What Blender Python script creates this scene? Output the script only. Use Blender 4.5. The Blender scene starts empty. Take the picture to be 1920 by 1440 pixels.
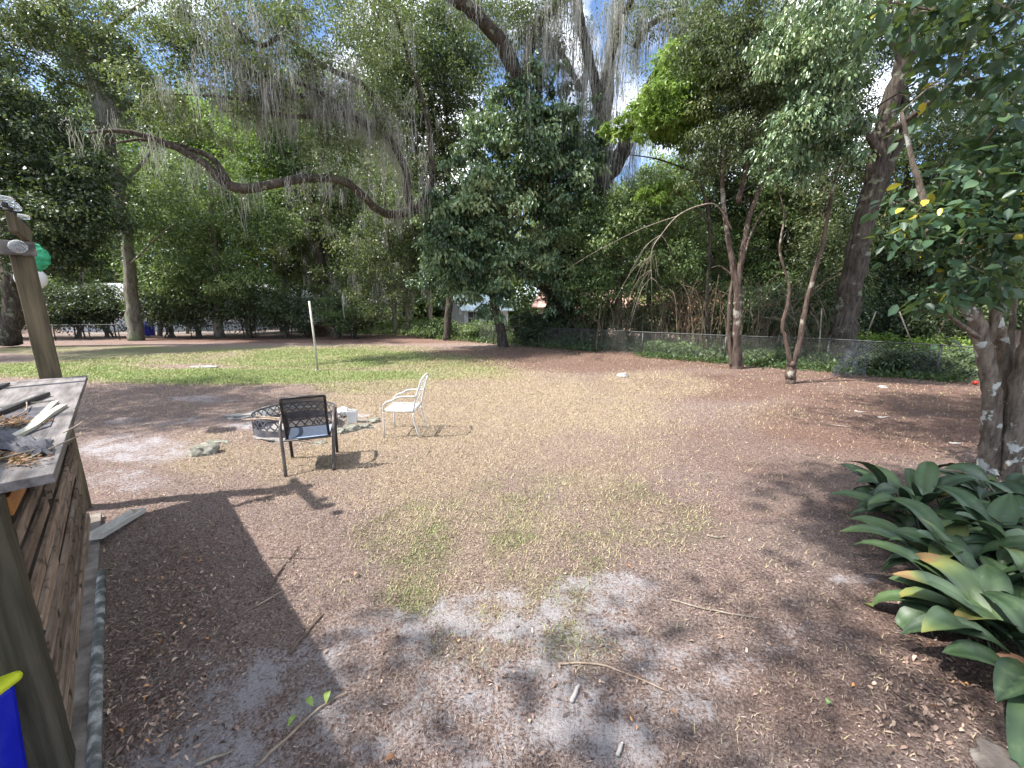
import bpy, bmesh, math, random
import numpy as np
from mathutils import Vector, Matrix
R = math.radians
scene = bpy.context.scene
C = scene.collection

# ------------------------------------------------------------------ camera
CAM_H, PITCH, FPX = 2.2, R(11.35), 737.0
cam_d = bpy.data.cameras.new("camera"); cam = bpy.data.objects.new("camera", cam_d); C.objects.link(cam)
cam.location = (0, 0, CAM_H); cam.rotation_euler = (math.pi/2 - PITCH, 0, 0)
cam_d.sensor_width = 36; cam_d.lens = 36*FPX/1920; cam_d.clip_start = 0.05; cam_d.clip_end = 1500
scene.camera = cam
# ------------------------------------------------------------------ light
SUN_EL, SUN_AZ = R(54), R(255)          # azimuth clockwise from +Y
sdir = Vector((math.sin(SUN_AZ)*math.cos(SUN_EL), math.cos(SUN_AZ)*math.cos(SUN_EL), math.sin(SUN_EL)))
sl = bpy.data.lights.new("sun", 'SUN'); sl.energy = 5.0; sl.angle = R(0.75); sl.color = (1, 0.955, 0.9)
so = bpy.data.objects.new("sun", sl); C.objects.link(so); so.rotation_euler = sdir.to_track_quat('Z', 'Y').to_euler()
so.location = sdir*60
w = bpy.data.worlds.new("World"); scene.world = w; w.use_nodes = True
nt = w.node_tree; nt.nodes.clear()
def nd(t, **k):
    n = nt.nodes.new(t)
    for a, b in k.items(): setattr(n, a, b)
    return n
sky = nd('ShaderNodeTexSky', sky_type='NISHITA', sun_disc=False, sun_elevation=SUN_EL, sun_rotation=SUN_AZ, dust_density=.2, ozone_density=3.5, air_density=.8)
tc = nd('ShaderNodeTexCoord'); ns = nd('ShaderNodeTexNoise'); ns.inputs['Scale'].default_value = 3.2; ns.inputs['Detail'].default_value = 7
cr = nd('ShaderNodeValToRGB'); cr.color_ramp.elements[0].position = .47; cr.color_ramp.elements[1].position = .6
mx = nd('ShaderNodeMix', data_type='RGBA'); mx.inputs[7].default_value = (11.5, 11.8, 12.4, 1)
bg = nd('ShaderNodeBackground'); bg.inputs[1].default_value = 0.13; wo = nd('ShaderNodeOutputWorld')
L = nt.links.new
mp = nd('ShaderNodeMapping'); mp.inputs['Location'].default_value = (0, 4, 2); L(tc.outputs['Generated'], mp.inputs[0]); L(mp.outputs[0], ns.inputs['Vector']); L(ns.outputs['Fac'], cr.inputs[0]); L(cr.outputs[0], mx.inputs[0])
L(sky.outputs[0], mx.inputs[6]); L(mx.outputs[2], bg.inputs[0]); L(bg.outputs[0], wo.inputs[0])
scene.view_settings.view_transform = 'Standard'; scene.view_settings.look = 'None'
scene.view_settings.exposure = 1.3; scene.view_settings.gamma = 1
cy = scene.cycles
cy.max_bounces = 5; cy.diffuse_bounces = 3; cy.glossy_bounces = 2; cy.transmission_bounces = 3; cy.transparent_max_bounces = 6
cy.caustics_reflective = False; cy.caustics_refractive = False
try: cy.use_denoising = True
except Exception: pass

# ------------------------------------------------------------------ pixel (1920x1440) -> world helpers, used to read positions off the photo
sp_, cp_ = math.sin(PITCH), math.cos(PITCH)
def ray(px, py):
    u, v = (px-960)/FPX, (720-py)/FPX
    return Vector((u, cp_+v*sp_, -sp_+v*cp_))
def at(px, py, Y): d = ray(px, py); return Vector((0, 0, CAM_H)) + d*(Y/d.y)
def G(px, py, z=0): d = ray(px, py); return Vector((0, 0, CAM_H)) + d*((z-CAM_H)/d.z)
# ------------------------------------------------------------------ object helpers
def tag(o, label=None, cat=None, group=None, kind=None):
    if label: o['label'] = label
    if cat: o['category'] = cat
    if group: o['group'] = group
    if kind: o['kind'] = kind
    return o
def thing(name, label, cat, loc=(0, 0, 0), rz=0, group=None):
    o = bpy.data.objects.new(name, None); C.objects.link(o); o.location = loc; o.rotation_euler = (0, 0, rz); o.empty_display_size = .2
    return tag(o, label, cat, group)
def link(name, me, mat, parent=None, world=True):
    o = bpy.data.objects.new(name, me); C.objects.link(o)
    if mat:
        for m in (mat if isinstance(mat, (list, tuple)) else [mat]): me.materials.append(m)
    if parent:
        o.parent = parent
        if world: o.matrix_parent_inverse = Matrix.LocRotScale(parent.location, parent.rotation_euler, None).inverted()
    return o
class MB:
    """collects geometry; build() makes ONE mesh object.  world=True: vertices are world coordinates"""
    def __init__(s): s.v = []; s.f = []; s.mi = []; s.n = 0
    def add(s, vs, fs, mi=0):
        vs = [tuple(v) for v in vs]; s.v += vs; s.f += [tuple(i+s.n for i in f) for f in fs]; s.mi += [mi]*len(fs); s.n += len(vs); return s
    def box(s, x0, x1, y0, y1, z0, z1, mi=0, jit=0, rng=None, M=None):
        vs = [Vector((x, y, z)) for x in (x0, x1) for y in (y0, y1) for z in (z0, z1)]
        if jit: vs = [v+Vector([(rng or random).uniform(-jit, jit) for _ in range(3)]) for v in vs]
        if M: vs = [M @ v for v in vs]
        return s.add(vs, [(0, 1, 3, 2), (4, 6, 7, 5), (0, 4, 5, 1), (2, 3, 7, 6), (0, 2, 6, 4), (1, 5, 7, 3)], mi)
    def tube(s, pts, rad, k=8, cap=True, rough=0, seed=0, mi=0, flat=None):
        pts = [Vector(p) for p in pts]; n = len(pts); rr = random.Random(seed)
        if not hasattr(rad, '__len__'): rad = [rad]*n
        t0 = (pts[1]-pts[0]).normalized(); a = t0.orthogonal().normalized(); vs = []
        lob = [1+rr.uniform(-rough, rough) for _ in range(k)]
        for i, p in enumerate(pts):
            t = (pts[min(i+1, n-1)]-pts[max(i-1, 0)]).normalized()
            a = (a-t*a.dot(t)); a = a.normalized() if a.length > 1e-6 else t.orthogonal().normalized(); b = t.cross(a)
            for j in range(k):
                an = 2*math.pi*j/k; r = rad[i]*lob[j]*(1+rr.uniform(-rough, rough)*.5)
                vs.append(p+a*math.cos(an)*r+b*math.sin(an)*r*(flat or 1))
        fs = [(i*k+j, i*k+(j+1) % k, (i+1)*k+(j+1) % k, (i+1)*k+j) for i in range(n-1) for j in range(k)]
        if cap: fs += [tuple(range(k))[::-1], tuple(range((n-1)*k, n*k))]
        return s.add(vs, fs, mi)
    def build(s, name, mat, parent=None, smooth=False, world=True, bevel=0):
        me = bpy.data.meshes.new(name); me.from_pydata(s.v, [], s.f); me.update()
        o = link(name, me, mat, parent, world)
        me.polygons.foreach_set('material_index', s.mi)
        if smooth: me.polygons.foreach_set('use_smooth', [True]*len(me.polygons))
        if bevel:
            b = o.modifiers.new('bevel', 'BEVEL'); b.width = bevel; b.segments = 2; b.limit_method = 'ANGLE'
        return o
def npmesh(name, V, F, mat, parent=None, attrs={}, smooth=False, world=True):
    """V (N,3), F (M,k) numpy; attrs: per-vertex float arrays"""
    V = np.ascontiguousarray(V, dtype=np.float32); F = np.ascontiguousarray(F, dtype=np.int32); k = F.shape[1]
    me = bpy.data.meshes.new(name); me.vertices.add(len(V)); me.vertices.foreach_set('co', V.ravel())
    me.loops.add(F.size); me.loops.foreach_set('vertex_index', F.ravel())
    me.polygons.add(len(F)); me.polygons.foreach_set('loop_start', np.arange(0, F.size, k, dtype=np.int32))
    me.polygons.foreach_set('loop_total', np.full(len(F), k, dtype=np.int32))
    if smooth: me.polygons.foreach_set('use_smooth', np.ones(len(F), dtype=bool))
    me.update(calc_edges=True)
    for a, d in attrs.items():
        at_ = me.attributes.new(a, 'FLOAT', 'POINT'); at_.data.foreach_set('value', np.ascontiguousarray(d, dtype=np.float32))
    return link(name, me, mat, parent, world)
def smooth_path(pts, rad=None, sub=5, wob=0, seed=0):
    """Catmull-Rom through points, optional wobble"""
    P = [np.array(p, float) for p in pts]; n = len(P); rr = np.random.default_rng(seed)
    if rad is not None and not hasattr(rad, '__len__'): rad = [rad]*n
    if rad is not None and len(rad) != n: rad = list(np.interp(np.linspace(0, 1, n), np.linspace(0, 1, len(rad)), rad))
    out, ro = [], []
    for i in range(n-1):
        p0, p1, p2, p3 = P[max(i-1, 0)], P[i], P[i+1], P[min(i+2, n-1)]
        for j in range(sub):
            t = j/sub; q = .5*((2*p1)+(-p0+p2)*t+(2*p0-5*p1+4*p2-p3)*t*t+(-p0+3*p1-3*p2+p3)*t**3)
            r = rad[i]+(rad[i+1]-rad[i])*t if rad is not None else 0
            if wob and (i or j): q = q+rr.normal(0, wob, 3)*(r if rad is not None else 1)
            out.append(q); ro.append(r)
    out.append(P[-1]); ro.append(rad[-1] if rad is not None else 0)
    return (out, ro) if rad is not None else out
# ------------------------------------------------------------------ value noise for masks
def vnoise(x, y, seed=0):
    x = np.asarray(x, float); y = np.asarray(y, float)
    xi = np.floor(x).astype(np.int64); yi = np.floor(y).astype(np.int64); xf = x-xi; yf = y-yi
    def h(a, b):
        n = (a*374761393+b*668265263+seed*144665) & 0xffffffff
        n = ((n ^ (n >> 13))*1274126177) & 0xffffffff
        return ((n ^ (n >> 16)) & 0xffff)/65535.
    u = xf*xf*(3-2*xf); v = yf*yf*(3-2*yf)
    return (h(xi, yi)*(1-u)+h(xi+1, yi)*u)*(1-v)+(h(xi, yi+1)*(1-u)+h(xi+1, yi+1)*u)*v
def fbm(x, y, seed=0, o=4):
    s = 0; a = .5; t = 0
    for i in range(o): s = s+a*vnoise(x*2**i, y*2**i, seed+i); t += a; a *= .5
    return s/t
# ------------------------------------------------------------------ materials
class NT:
    def __init__(s, name):
        s.m = bpy.data.materials.new(name); s.m.use_nodes = True; s.t = s.m.node_tree; s.t.nodes.clear()
        s.out = s.n('ShaderNodeOutputMaterial'); s.p = s.n('ShaderNodeBsdfPrincipled'); s.l(s.p.outputs[0], s.out.inputs[0])
    def n(s, t, **k):
        x = s.t.nodes.new(t)
        for a, b in k.items():
            if a in x.inputs: x.inputs[a].default_value = b
            else: setattr(x, a, b)
        return x
    def l(s, a, b): s.t.links.new(a, b)
    def coord(s, scale=(1, 1, 1), which='Object'):
        c = s.n('ShaderNodeTexCoord'); m = s.n('ShaderNodeMapping'); m.inputs['Scale'].default_value = scale
        s.l(c.outputs[which], m.inputs[0]); return m.outputs[0]
    def noise(s, co, sc, det=5, ro=.55):
        x = s.n('ShaderNodeTexNoise'); x.inputs['Scale'].default_value = sc; x.inputs['Detail'].default_value = det; x.inputs['Roughness'].default_value = ro
        s.l(co, x.inputs['Vector']); return x.outputs['Fac']
    def ramp(s, fac, stops):
        x = s.n('ShaderNodeValToRGB'); e = x.color_ramp.elements
        while len(e) < len(stops): e.new(.5)
        for i, (p, c) in enumerate(stops): e[i].position = p; e[i].color = (*c, 1) if len(c) == 3 else c
        s.l(fac, x.inputs[0]); return x.outputs[0]
    def mix(s, f, a, b, mode='MIX'):
        x = s.n('ShaderNodeMix', data_type='RGBA', blend_type=mode)
        for i, q in ((0, f), (6, a), (7, b)):
            if hasattr(q, 'links'): s.l(q, x.inputs[i])
            elif i == 0: x.inputs[0].default_value = q
            else: x.inputs[i].default_value = (*q, 1)
        return x.outputs[2]
    def math(s, op, a, b=0, clamp=False):
        x = s.n('ShaderNodeMath', operation=op, use_clamp=clamp)
        for i, q in ((0, a), (1, b)):
            if hasattr(q, 'links'): s.l(q, x.inputs[i])
            else: x.inputs[i].default_value = q
        return x.outputs[0]
    def attr(s, name):
        x = s.n('ShaderNodeAttribute'); x.attribute_name = name; return x.outputs['Fac']
    def bump(s, h, st=.5, dist=.02):
        x = s.n('ShaderNodeBump'); x.inputs['Strength'].default_value = st; x.inputs['Distance'].default_value = dist
        s.l(h, x.inputs['Height']); s.l(x.outputs[0], s.p.inputs['Normal']); return x
    def base(s, c):
        if hasattr(c, 'links'): s.l(c, s.p.inputs['Base Color'])
        else: s.p.inputs['Base Color'].default_value = (*c, 1)
    def set(s, **k):
        for a, b in k.items(): s.p.inputs[a.replace('_', ' ')].default_value = b
        return s
def vary(name, c1, c2, sc=6, rough=.8, bump=.3, dist=.01, stretch=(1, 1, 1), c3=None, metal=0, spec=.3):
    t = NT(name); co = t.coord(stretch); f = t.noise(co, sc); stops = [(.3, c1), (.7, c2)]
    if c3: stops = [(.28, c1), (.5, c2), (.72, c3)]
    t.base(t.ramp(f, stops)); f2 = t.noise(co, sc*5, 6, .7); t.bump(f2, bump, dist); t.set(Roughness=rough, Metallic=metal, Specular_IOR_Level=spec); return t.m
def leafmat(name, stops, trans=.35, rough=.45, spec=.4):
    t = NT(name); col = t.ramp(t.attr('rnd'), stops); t.base(col); t.set(Roughness=rough, Specular_IOR_Level=spec)
    if trans:
        tr = t.n('ShaderNodeBsdfTranslucent'); t.l(t.mix(.55, col, (.16, .22, .02), 'MIX'), tr.inputs[0])
        ms = t.n('ShaderNodeMixShader'); ms.inputs[0].default_value = trans; t.l(t.p.outputs[0], ms.inputs[1]); t.l(tr.outputs[0], ms.inputs[2]); t.l(ms.outputs[0], t.out.inputs[0])
    return t.m
def bark(name, c1, c2, patch=None, sc=5):
    t = NT(name); co = t.coord((1, 1, .22)); f = t.noise(co, sc*2.2, 8, .7); col = t.ramp(f, [(.35, c1), (.65, c2)])
    if patch:
        g = t.noise(t.coord(), patch[1], 4, .6); col = t.mix(t.ramp(g, [(patch[2], (0, 0, 0)), (patch[2]+.05, (1, 1, 1))]), col, patch[0])
    t.base(col); t.bump(f, .9, .05); t.set(Roughness=.9, Specular_IOR_Level=.15); return t.m
M = {}
def g_(*a): return a
# leaves: ramp over rnd
M['oakleaf'] = leafmat('oak_leaf', [(0, (.04, .06, .028)), (.5, (.1, .135, .065)), (.9, (.2, .24, .11)), (1, (.28, .28, .12))])
M['glossleaf'] = leafmat('glossy_leaf', [(0, (.035, .065, .035)), (.35, (.09, .155, .08)), (.7, (.2, .3, .15)), (1, (.34, .42, .22))], .28, .33, .6)
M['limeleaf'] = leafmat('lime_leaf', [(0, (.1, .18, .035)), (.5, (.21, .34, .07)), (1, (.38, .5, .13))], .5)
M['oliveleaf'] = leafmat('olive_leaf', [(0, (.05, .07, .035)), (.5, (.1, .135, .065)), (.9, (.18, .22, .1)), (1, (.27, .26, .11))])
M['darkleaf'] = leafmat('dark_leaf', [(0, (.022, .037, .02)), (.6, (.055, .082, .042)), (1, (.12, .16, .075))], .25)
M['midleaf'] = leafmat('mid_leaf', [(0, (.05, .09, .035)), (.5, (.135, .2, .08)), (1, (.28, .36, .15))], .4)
M['bigleaf'] = leafmat('big_leaf', [(0, (.025, .055, .032)), (.5, (.055, .11, .06)), (.93, (.12, .19, .1)), (.965, (.12, .2, .06)), (.975, (.5, .42, .04)), (1, (.55, .45, .06))], .35, .4, .5)
M['brownleaf'] = leafmat('brown_leaf', [(0, (.09, .045, .03)), (.5, (.2, .11, .07)), (1, (.36, .24, .16))], .2, .8, .1)
M['moss'] = leafmat('spanish_moss', [(0, (.2, .19, .18)), (.5, (.38, .365, .35)), (1, (.56, .54, .52))], .35, .95, .05)
M['bark_dark'] = bark('bark_dark', (.022, .018, .015), (.105, .088, .072), ((.16, .17, .12), 2.5, .6))
M['bark_grey'] = bark('bark_grey', (.06, .055, .045), (.22, .2, .165), ((.14, .17, .1), 1.6, .57))
M['bark_red'] = bark('bark_red', (.035, .025, .02), (.15, .11, .088), ((.3, .27, .22), 2, .6))
M['bark_lichen'] = bark('bark_lichen', (.07, .055, .04), (.26, .21, .165), ((.5, .51, .46), 5, .59), 6)
M['bark_pale'] = bark('bark_pale', (.16, .13, .1), (.42, .36, .29))
M['cane'] = vary('cane', (.06, .05, .03), (.24, .19, .125), 3)
M['wood_grey'] = vary('wood_grey', (.065, .055, .05), (.155, .14, .135), 2.2, .8, .6, .008, (1, 9, 9), (.24, .22, .215))
M['slat'] = vary('slat_wood', (.085, .06, .045), (.2, .15, .115), 2.4, .85, .5, .006, (1, 12, 12), (.3, .235, .19))
M['slat_orange'] = vary('orange_stain', (.26, .1, .02), (.48, .2, .05), 2.4, .6, .4, .004, (1, 9, 9))
M['wood_post'] = vary('post_wood', (.035, .028, .018), (.1, .08, .05), 2.2, .9, .7, .01, (8, 8, .7), (.16, .13, .08))
M['wood_dark'] = vary('dark_wood', (.03, .022, .018), (.08, .06, .045), 4)
M['concrete'] = vary('mossy_concrete', (.07, .075, .06), (.22, .22, .2), 9, .9, .7, .01, (1, 1, 1), (.5, .5, .48))
M['white_metal'] = vary('white_paint', (.42, .415, .39), (.56, .55, .53), 9, .5, .1, .002)
M['trough'] = vary('weathered_vinyl', (.38, .36, .33), (.62, .6, .57), 5, .6, .2, .003)
M['black_metal'] = vary('black_metal', (.02, .018, .018), (.05, .045, .042), 12, .45, .1, .002, metal=.4)
M['chair_brown'] = vary('chair_brown_metal', (.06, .05, .045), (.13, .11, .1), 8, .42, .1, .002, metal=.4)
M['ring'] = vary('rusty_steel', (.03, .035, .045), (.08, .08, .095), 6, .6, .3, .003, (1, 1, 1), (.17, .13, .11))
M['galv'] = vary('galvanised', (.04, .042, .04), (.1, .102, .098), 10, .5, .1, .002, metal=.5)
M['wire'] = vary('chain_wire', (.1, .105, .1), (.2, .2, .19), 4, .6, .1, .001)
M['stone'] = vary('limestone', (.12, .115, .1), (.3, .285, .26), 5, .95, .9, .03, c3=(.42, .4, .37))
M['stone_green'] = vary('mossy_stone', (.07, .075, .05), (.2, .195, .155), 7, .95, .9, .03, c3=(.34, .33, .29))
M['ash'] = vary('ash', (.12, .11, .1), (.3, .28, .265), 8, 1, .6, .02)
M['plastic_white'] = vary('white_plastic', (.62, .62, .6), (.75, .75, .73), 4, .45, .05, .001)
M['blue'] = vary('blue_plastic', (.004, .008, .26), (.006, .012, .36), 5, .45, .15, .002, (1, 1, 1), (.03, .04, .33))
M['yellow'] = vary('yellow_plastic', (.4, .46, .02), (.55, .6, .04), 5, .4, .05, .001)
M['red'] = vary('red_plastic', (.45, .03, .02), (.55, .05, .03), 3, .4, .05, .001)
M['green_cloth'] = vary('green_cloth', (.02, .22, .1), (.06, .42, .22), 9, .6, .3, .01)
M['tarp'] = vary('black_tarp', (.012, .013, .018), (.05, .052, .06), 14, .7, .4, .01)
M['cloth_grey'] = vary('slate_felt', (.035, .035, .042), (.1, .1, .115), 7, .85, .4, .01)
M['cream'] = vary('cream_vinyl', (.34, .32, .25), (.52, .5, .42), 4, .5, .1, .002, (1, 1, 1))
M['siding'] = vary('white_siding', (.58, .6, .63), (.7, .72, .75), 2, .7, .1, .003)
M['metal_roof'] = vary('metal_roof', (.5, .52, .54), (.68, .7, .72), 2, .4, .1, .003, metal=.2)
M['blue_roof'] = vary('pale_blue_roof', (.42, .52, .55), (.55, .65, .68), 2, .5, .1, .003)
M['red_roof'] = vary('salmon_roof', (.42, .25, .2), (.55, .36, .3), 2, .8, .2, .004)
M['window'] = vary('window_glass', (.03, .035, .04), (.07, .08, .09), 1, .12, .02, .001)
M['stick'] = vary('stick_bark', (.12, .085, .06), (.32, .25, .19), 9, .9, .5, .004)
M['stick_dark'] = vary('dark_stick', (.05, .035, .028), (.14, .1, .075), 9, .9, .5, .004)
M['bone'] = vary('pale_debris', (.27, .245, .22), (.42, .39, .36), 9, .8, .4, .004)
M['cable'] = vary('black_cable', (.01, .01, .01), (.02, .02, .02), 3, .5, .05, .001)
M['fencewood'] = vary('privacy_fence_wood', (.08, .055, .045), (.2, .145, .115), 2.5, .9, .5, .006, (9, 9, .8))
def glass():
    t = NT('bulb_glass'); t.base((.85, .9, .9)); t.set(Roughness=.08, Transmission_Weight=.75, IOR=1.3); return t.m
M['glass'] = glass()
def sling():
    t = NT('sling_mesh'); t.base((.03, .03, .035)); t.set(Roughness=.7)
    tr = t.n('ShaderNodeBsdfTransparent'); ms = t.n('ShaderNodeMixShader'); ms.inputs[0].default_value = .24
    t.l(t.p.outputs[0], ms.inputs[1]); t.l(tr.outputs[0], ms.inputs[2]); t.l(ms.outputs[0], t.out.inputs[0]); return t.m
M['sling'] = sling()
M['sling_seat'] = vary('sling_seat', (.17, .22, .32), (.24, .3, .42), 30, .6, .1, .001)

def netting():
    t = NT('tarp_netting'); t.base((.02, .022, .03)); t.set(Roughness=.7)
    tr = t.n('ShaderNodeBsdfTransparent'); ms = t.n('ShaderNodeMixShader'); f = t.noise(t.coord(), 6, 3); t.l(t.ramp(f, [(.4, (.2, .2, .2)), (.6, (.8, .8, .8))]), ms.inputs[0])
    t.l(t.p.outputs[0], ms.inputs[1]); t.l(tr.outputs[0], ms.inputs[2]); t.l(ms.outputs[0], t.out.inputs[0]); return t.m
M['tarp'] = netting()

M['post_shaded'] = vary('shaded_post_wood', (.018, .016, .011), (.055, .048, .032), 2.4, .9, .8, .012, (9, 9, .6), (.095, .08, .055))  # post wood darkened: the near post's shade is put into its colour
M['slab'] = vary('dirty_slab', (.07, .055, .045), (.16, .135, .115), 7, .95, .9, .015, (1, 1, 1), (.26, .235, .21))
M['pipe'] = vary('lichen_pipe', (.05, .055, .05), (.15, .155, .145), 12, .8, .9, .012, (1, 1, 1), (.6, .6, .58))
def slatmat():
    t = NT('slat_wood_varied'); oi = t.n('ShaderNodeObjectInfo'); co = t.coord((1, 11, 11)); ad = t.n('ShaderNodeVectorMath', operation='ADD'); t.l(co, ad.inputs[0]); t.l(oi.outputs['Random'], ad.inputs[1])
    f = t.noise(ad.outputs[0], 2.6, 7, .65); c = t.ramp(f, [(.28, (.06, .044, .034)), (.48, (.2, .15, .115)), (.7, (.37, .29, .23))])
    k = t.noise(t.coord((3, 3, 3)), 3, 3); c = t.mix(t.ramp(k, [(.3, (1, 1, 1)), (.42, (0, 0, 0))]), c, (.035, .028, .024)); v = t.ramp(oi.outputs['Random'], [(0, (.55, .52, .5)), (.5, (.9, .88, .86)), (1, (1.25, 1.2, 1.15))])
    t.base(t.mix(1.0, c, v, 'MULTIPLY')); t.bump(f, .8, .01); t.set(Roughness=.9, Specular_IOR_Level=.15); return t.m
M['slat'] = slatmat()
# ================================================================== GROUND
def blob(X, Y, px, py, rx, ry, soft=1.0):
    """elliptical patch on the ground: centre and half-extents read off the photo, evaluated in metres on the ground"""
    c = G(px, py); a = G(px+rx, py); b0 = G(px, py-ry*.9); b1 = G(px, py+ry)
    ax = abs(a.x-c.x); ey = np.where(Y > c.y, abs(b0.y-c.y), abs(c.y-b1.y))
    shear = c.x/c.y
    dx = (X-c.x-(Y-c.y)*shear)/ax; dy = (Y-c.y)/ey
    return np.clip((1.25-np.sqrt(dx*dx+dy*dy))/(.5*soft), 0, 1)
GRASS = [(220, 656, 300, 10, .55), (70, 693, 230, 15, .8), (470, 705, 360, 16, 1), (260, 672, 220, 12, .5), (620, 672, 220, 22, .75), (800, 690, 170, 30, .5), (700, 720, 120, 22, .5), (560, 655, 260, 10, .45)]
STRAW = [(900, 760, 350, 75, 1), (760, 850, 220, 80, .9), (640, 900, 200, 60, .75), (1050, 850, 240, 90, .6), (900, 980, 200, 80, .6), (1220, 720, 130, 30, .7), (480, 870, 130, 60, .45),
         (900, 1100, 170, 90, .5), (1180, 960, 150, 70, .4), (700, 700, 260, 18, .5), (420, 850, 150, 50, .6), (1430, 780, 120, 30, .35)]
WEED = [(900, 1080, 260, 110, .65), (1060, 960, 300, 90, .4), (760, 1010, 110, 90, .6), (960, 1210, 200, 80, .6), (780, 1330, 120, 100, .35), (1240, 990, 90, 60, .4)]
SAND = [(1000, 1250, 330, 150, .5), (480, 1320, 220, 120, .5), (930, 1150, 130, 60, .85), (800, 1180, 60, 40, .6), (1130, 1110, 130, 45, .55), (990, 1320, 150, 110, .85), (820, 1380, 180, 90, .6), (560, 1300, 130, 110, .8), (400, 1420, 150, 70, .85),
        (660, 1220, 60, 70, .7), (640, 1350, 90, 70, .7), (1250, 1250, 180, 70, .5), (1500, 1200, 120, 40, .3), (1150, 1400, 120, 60, .6), (1600, 1085, 50, 12, .7), (250, 840, 110, 30, .75), (340, 790, 160, 10, .4), (230, 900, 80, 25, .5),
        (560, 790, 150, 20, .8), (640, 790, 80, 20, .7), (380, 748, 80, 7, .5), (700, 1160, 70, 30, .5), (1290, 1330, 60, 40, .5)]
RED = [(1100, 672, 420, 26, 1), (1500, 720, 420, 35, .8), (700, 636, 500, 8, 1), (1700, 780, 300, 80, 1), (150, 650, 200, 12, .4), (1400, 880, 380, 130, .45), (1650, 1250, 300, 180, .5)]
def masks(X, Y):
    n1 = fbm(X*.9, Y*.9, 3); n2 = fbm(X*2.6, Y*2.6, 17); n3 = fbm(X*6, Y*6, 29)
    def acc(lst, nz, k):
        m = np.zeros_like(X)
        for *a, s in lst: m = np.maximum(m, blob(X, Y, *a)*s)
        return np.clip(m*(1+k*(nz-.5)*2)-(0.12*k*(1-nz)), 0, 1)
    g = acc(GRASS, n1, .5); st = acc(STRAW, n1, .6); wd = acc(WEED, n2, 1.3); sa = acc(SAND, .5*n2+.5*n3, 1.6); rd = acc(RED, n1, .5)
    return g, st, wd, sa, rd
def axis(a, b, lo, hi, d0, k):
    """spacing d0 inside (lo,hi), growing outside"""
    mid = list(np.arange(lo, hi, d0)); up = [hi]; d = d0
    while up[-1] < b: d *= k; up.append(up[-1]+d)
    dn = [lo]; d = d0
    while dn[-1] > a: d *= k; dn.append(dn[-1]-d)
    return np.array(dn[::-1][:-1]+mid+up)
def ground_z(X, Y):
    X = np.asarray(X, float); Y = np.asarray(Y, float)
    near = np.clip(1-np.hypot(X, Y)/45, 0, 1)
    return ((fbm(X*.35, Y*.35, 5, 3)-.5)*.10 + (fbm(X*3, Y*3, 8, 3)-.5)*.04 + (fbm(X*9, Y*9, 9, 2)-.5)*.022)*near*np.clip(np.hypot(X, Y)/3, .3, 1)
xs = axis(-420, 420, -7, 9, .045, 1.035); ys = axis(-60, 500, 1, 9, .04, 1.03)
GX, GY = np.meshgrid(xs, ys); gz = ground_z(GX, GY)
V = np.stack([GX, GY, gz], -1).reshape(-1, 3); nx, ny = len(xs), len(ys)
idx = np.arange(nx*ny).reshape(ny, nx)
F = np.stack([idx[:-1, :-1], idx[:-1, 1:], idx[1:, 1:], idx[1:, :-1]], -1).reshape(-1, 4)
g, st, wd, sa, rd = masks(V[:, 0], V[:, 1])
def ground_mat():
    t = NT('yard_ground'); co = t.coord()
    fine = t.noise(co, 55, 6, .75); mid = t.noise(co, 14, 6, .7); big = t.noise(co, 1.3, 4, .6); vf = t.noise(co, 160, 4, .7)
    lit = t.ramp(fine, [(.36, (.09, .06, .052)), (.5, (.275, .195, .165)), (.64, (.54, .42, .36))])
    lit = t.mix(t.math('MULTIPLY', t.ramp(big, [(.35, (0, 0, 0)), (.65, (1, 1, 1))]), .55), lit, t.ramp(fine, [(.35, (.15, .115, .1)), (.65, (.38, .31, .275))]))
    red = t.ramp(fine, [(.35, (.08, .043, .033)), (.52, (.22, .135, .105)), (.66, (.46, .31, .24))])
    strw = t.ramp(fine, [(.36, (.13, .092, .062)), (.5, (.35, .268, .19)), (.63, (.6, .49, .365))])
    grn = t.ramp(fine, [(.35, (.085, .1, .04)), (.5, (.23, .26, .1)), (.66, (.42, .45, .2))])
    wdc = t.ramp(fine, [(.35, (.075, .085, .035)), (.6, (.2, .2, .09))])
    snd = t.ramp(vf, [(.3, (.26, .24, .245)), (.6, (.56, .53, .54))])
    def m(attr, sharp, jit, top=1.0):
        a = t.attr(attr); v = t.math('ADD', a, t.math('MULTIPLY', t.math('SUBTRACT', mid, .5), jit)); v = t.math('ADD', v, t.math('MULTIPLY', t.math('SUBTRACT', fine, .5), jit))
        return t.math('MULTIPLY', t.math('MULTIPLY', t.math('SUBTRACT', v, .22), sharp, True), top)
    c = t.mix(m('red', 1.7, .7), lit, red); c = t.mix(m('straw', 1.5, .8), c, strw); c = t.mix(m('grass', 1.8, .8), c, grn)
    c = t.mix(m('weed', 1.3, 2.2, .75), c, wdc); c = t.mix(m('sand', 1.3, 2.6, .85), c, snd)
    t.base(c); t.set(Roughness=.95, Specular_IOR_Level=.1)
    h = t.math('ADD', fine, t.math('MULTIPLY', mid, .8)); t.bump(h, 1.0, .055); return t.m
go = npmesh('ground', V, F, ground_mat(), None, dict(grass=g, straw=st, weed=wd, sand=sa, red=rd), smooth=True)
tag(go, 'bare sandy yard floor covered in leaf litter and thin grass', None, None, 'structure')
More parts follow.
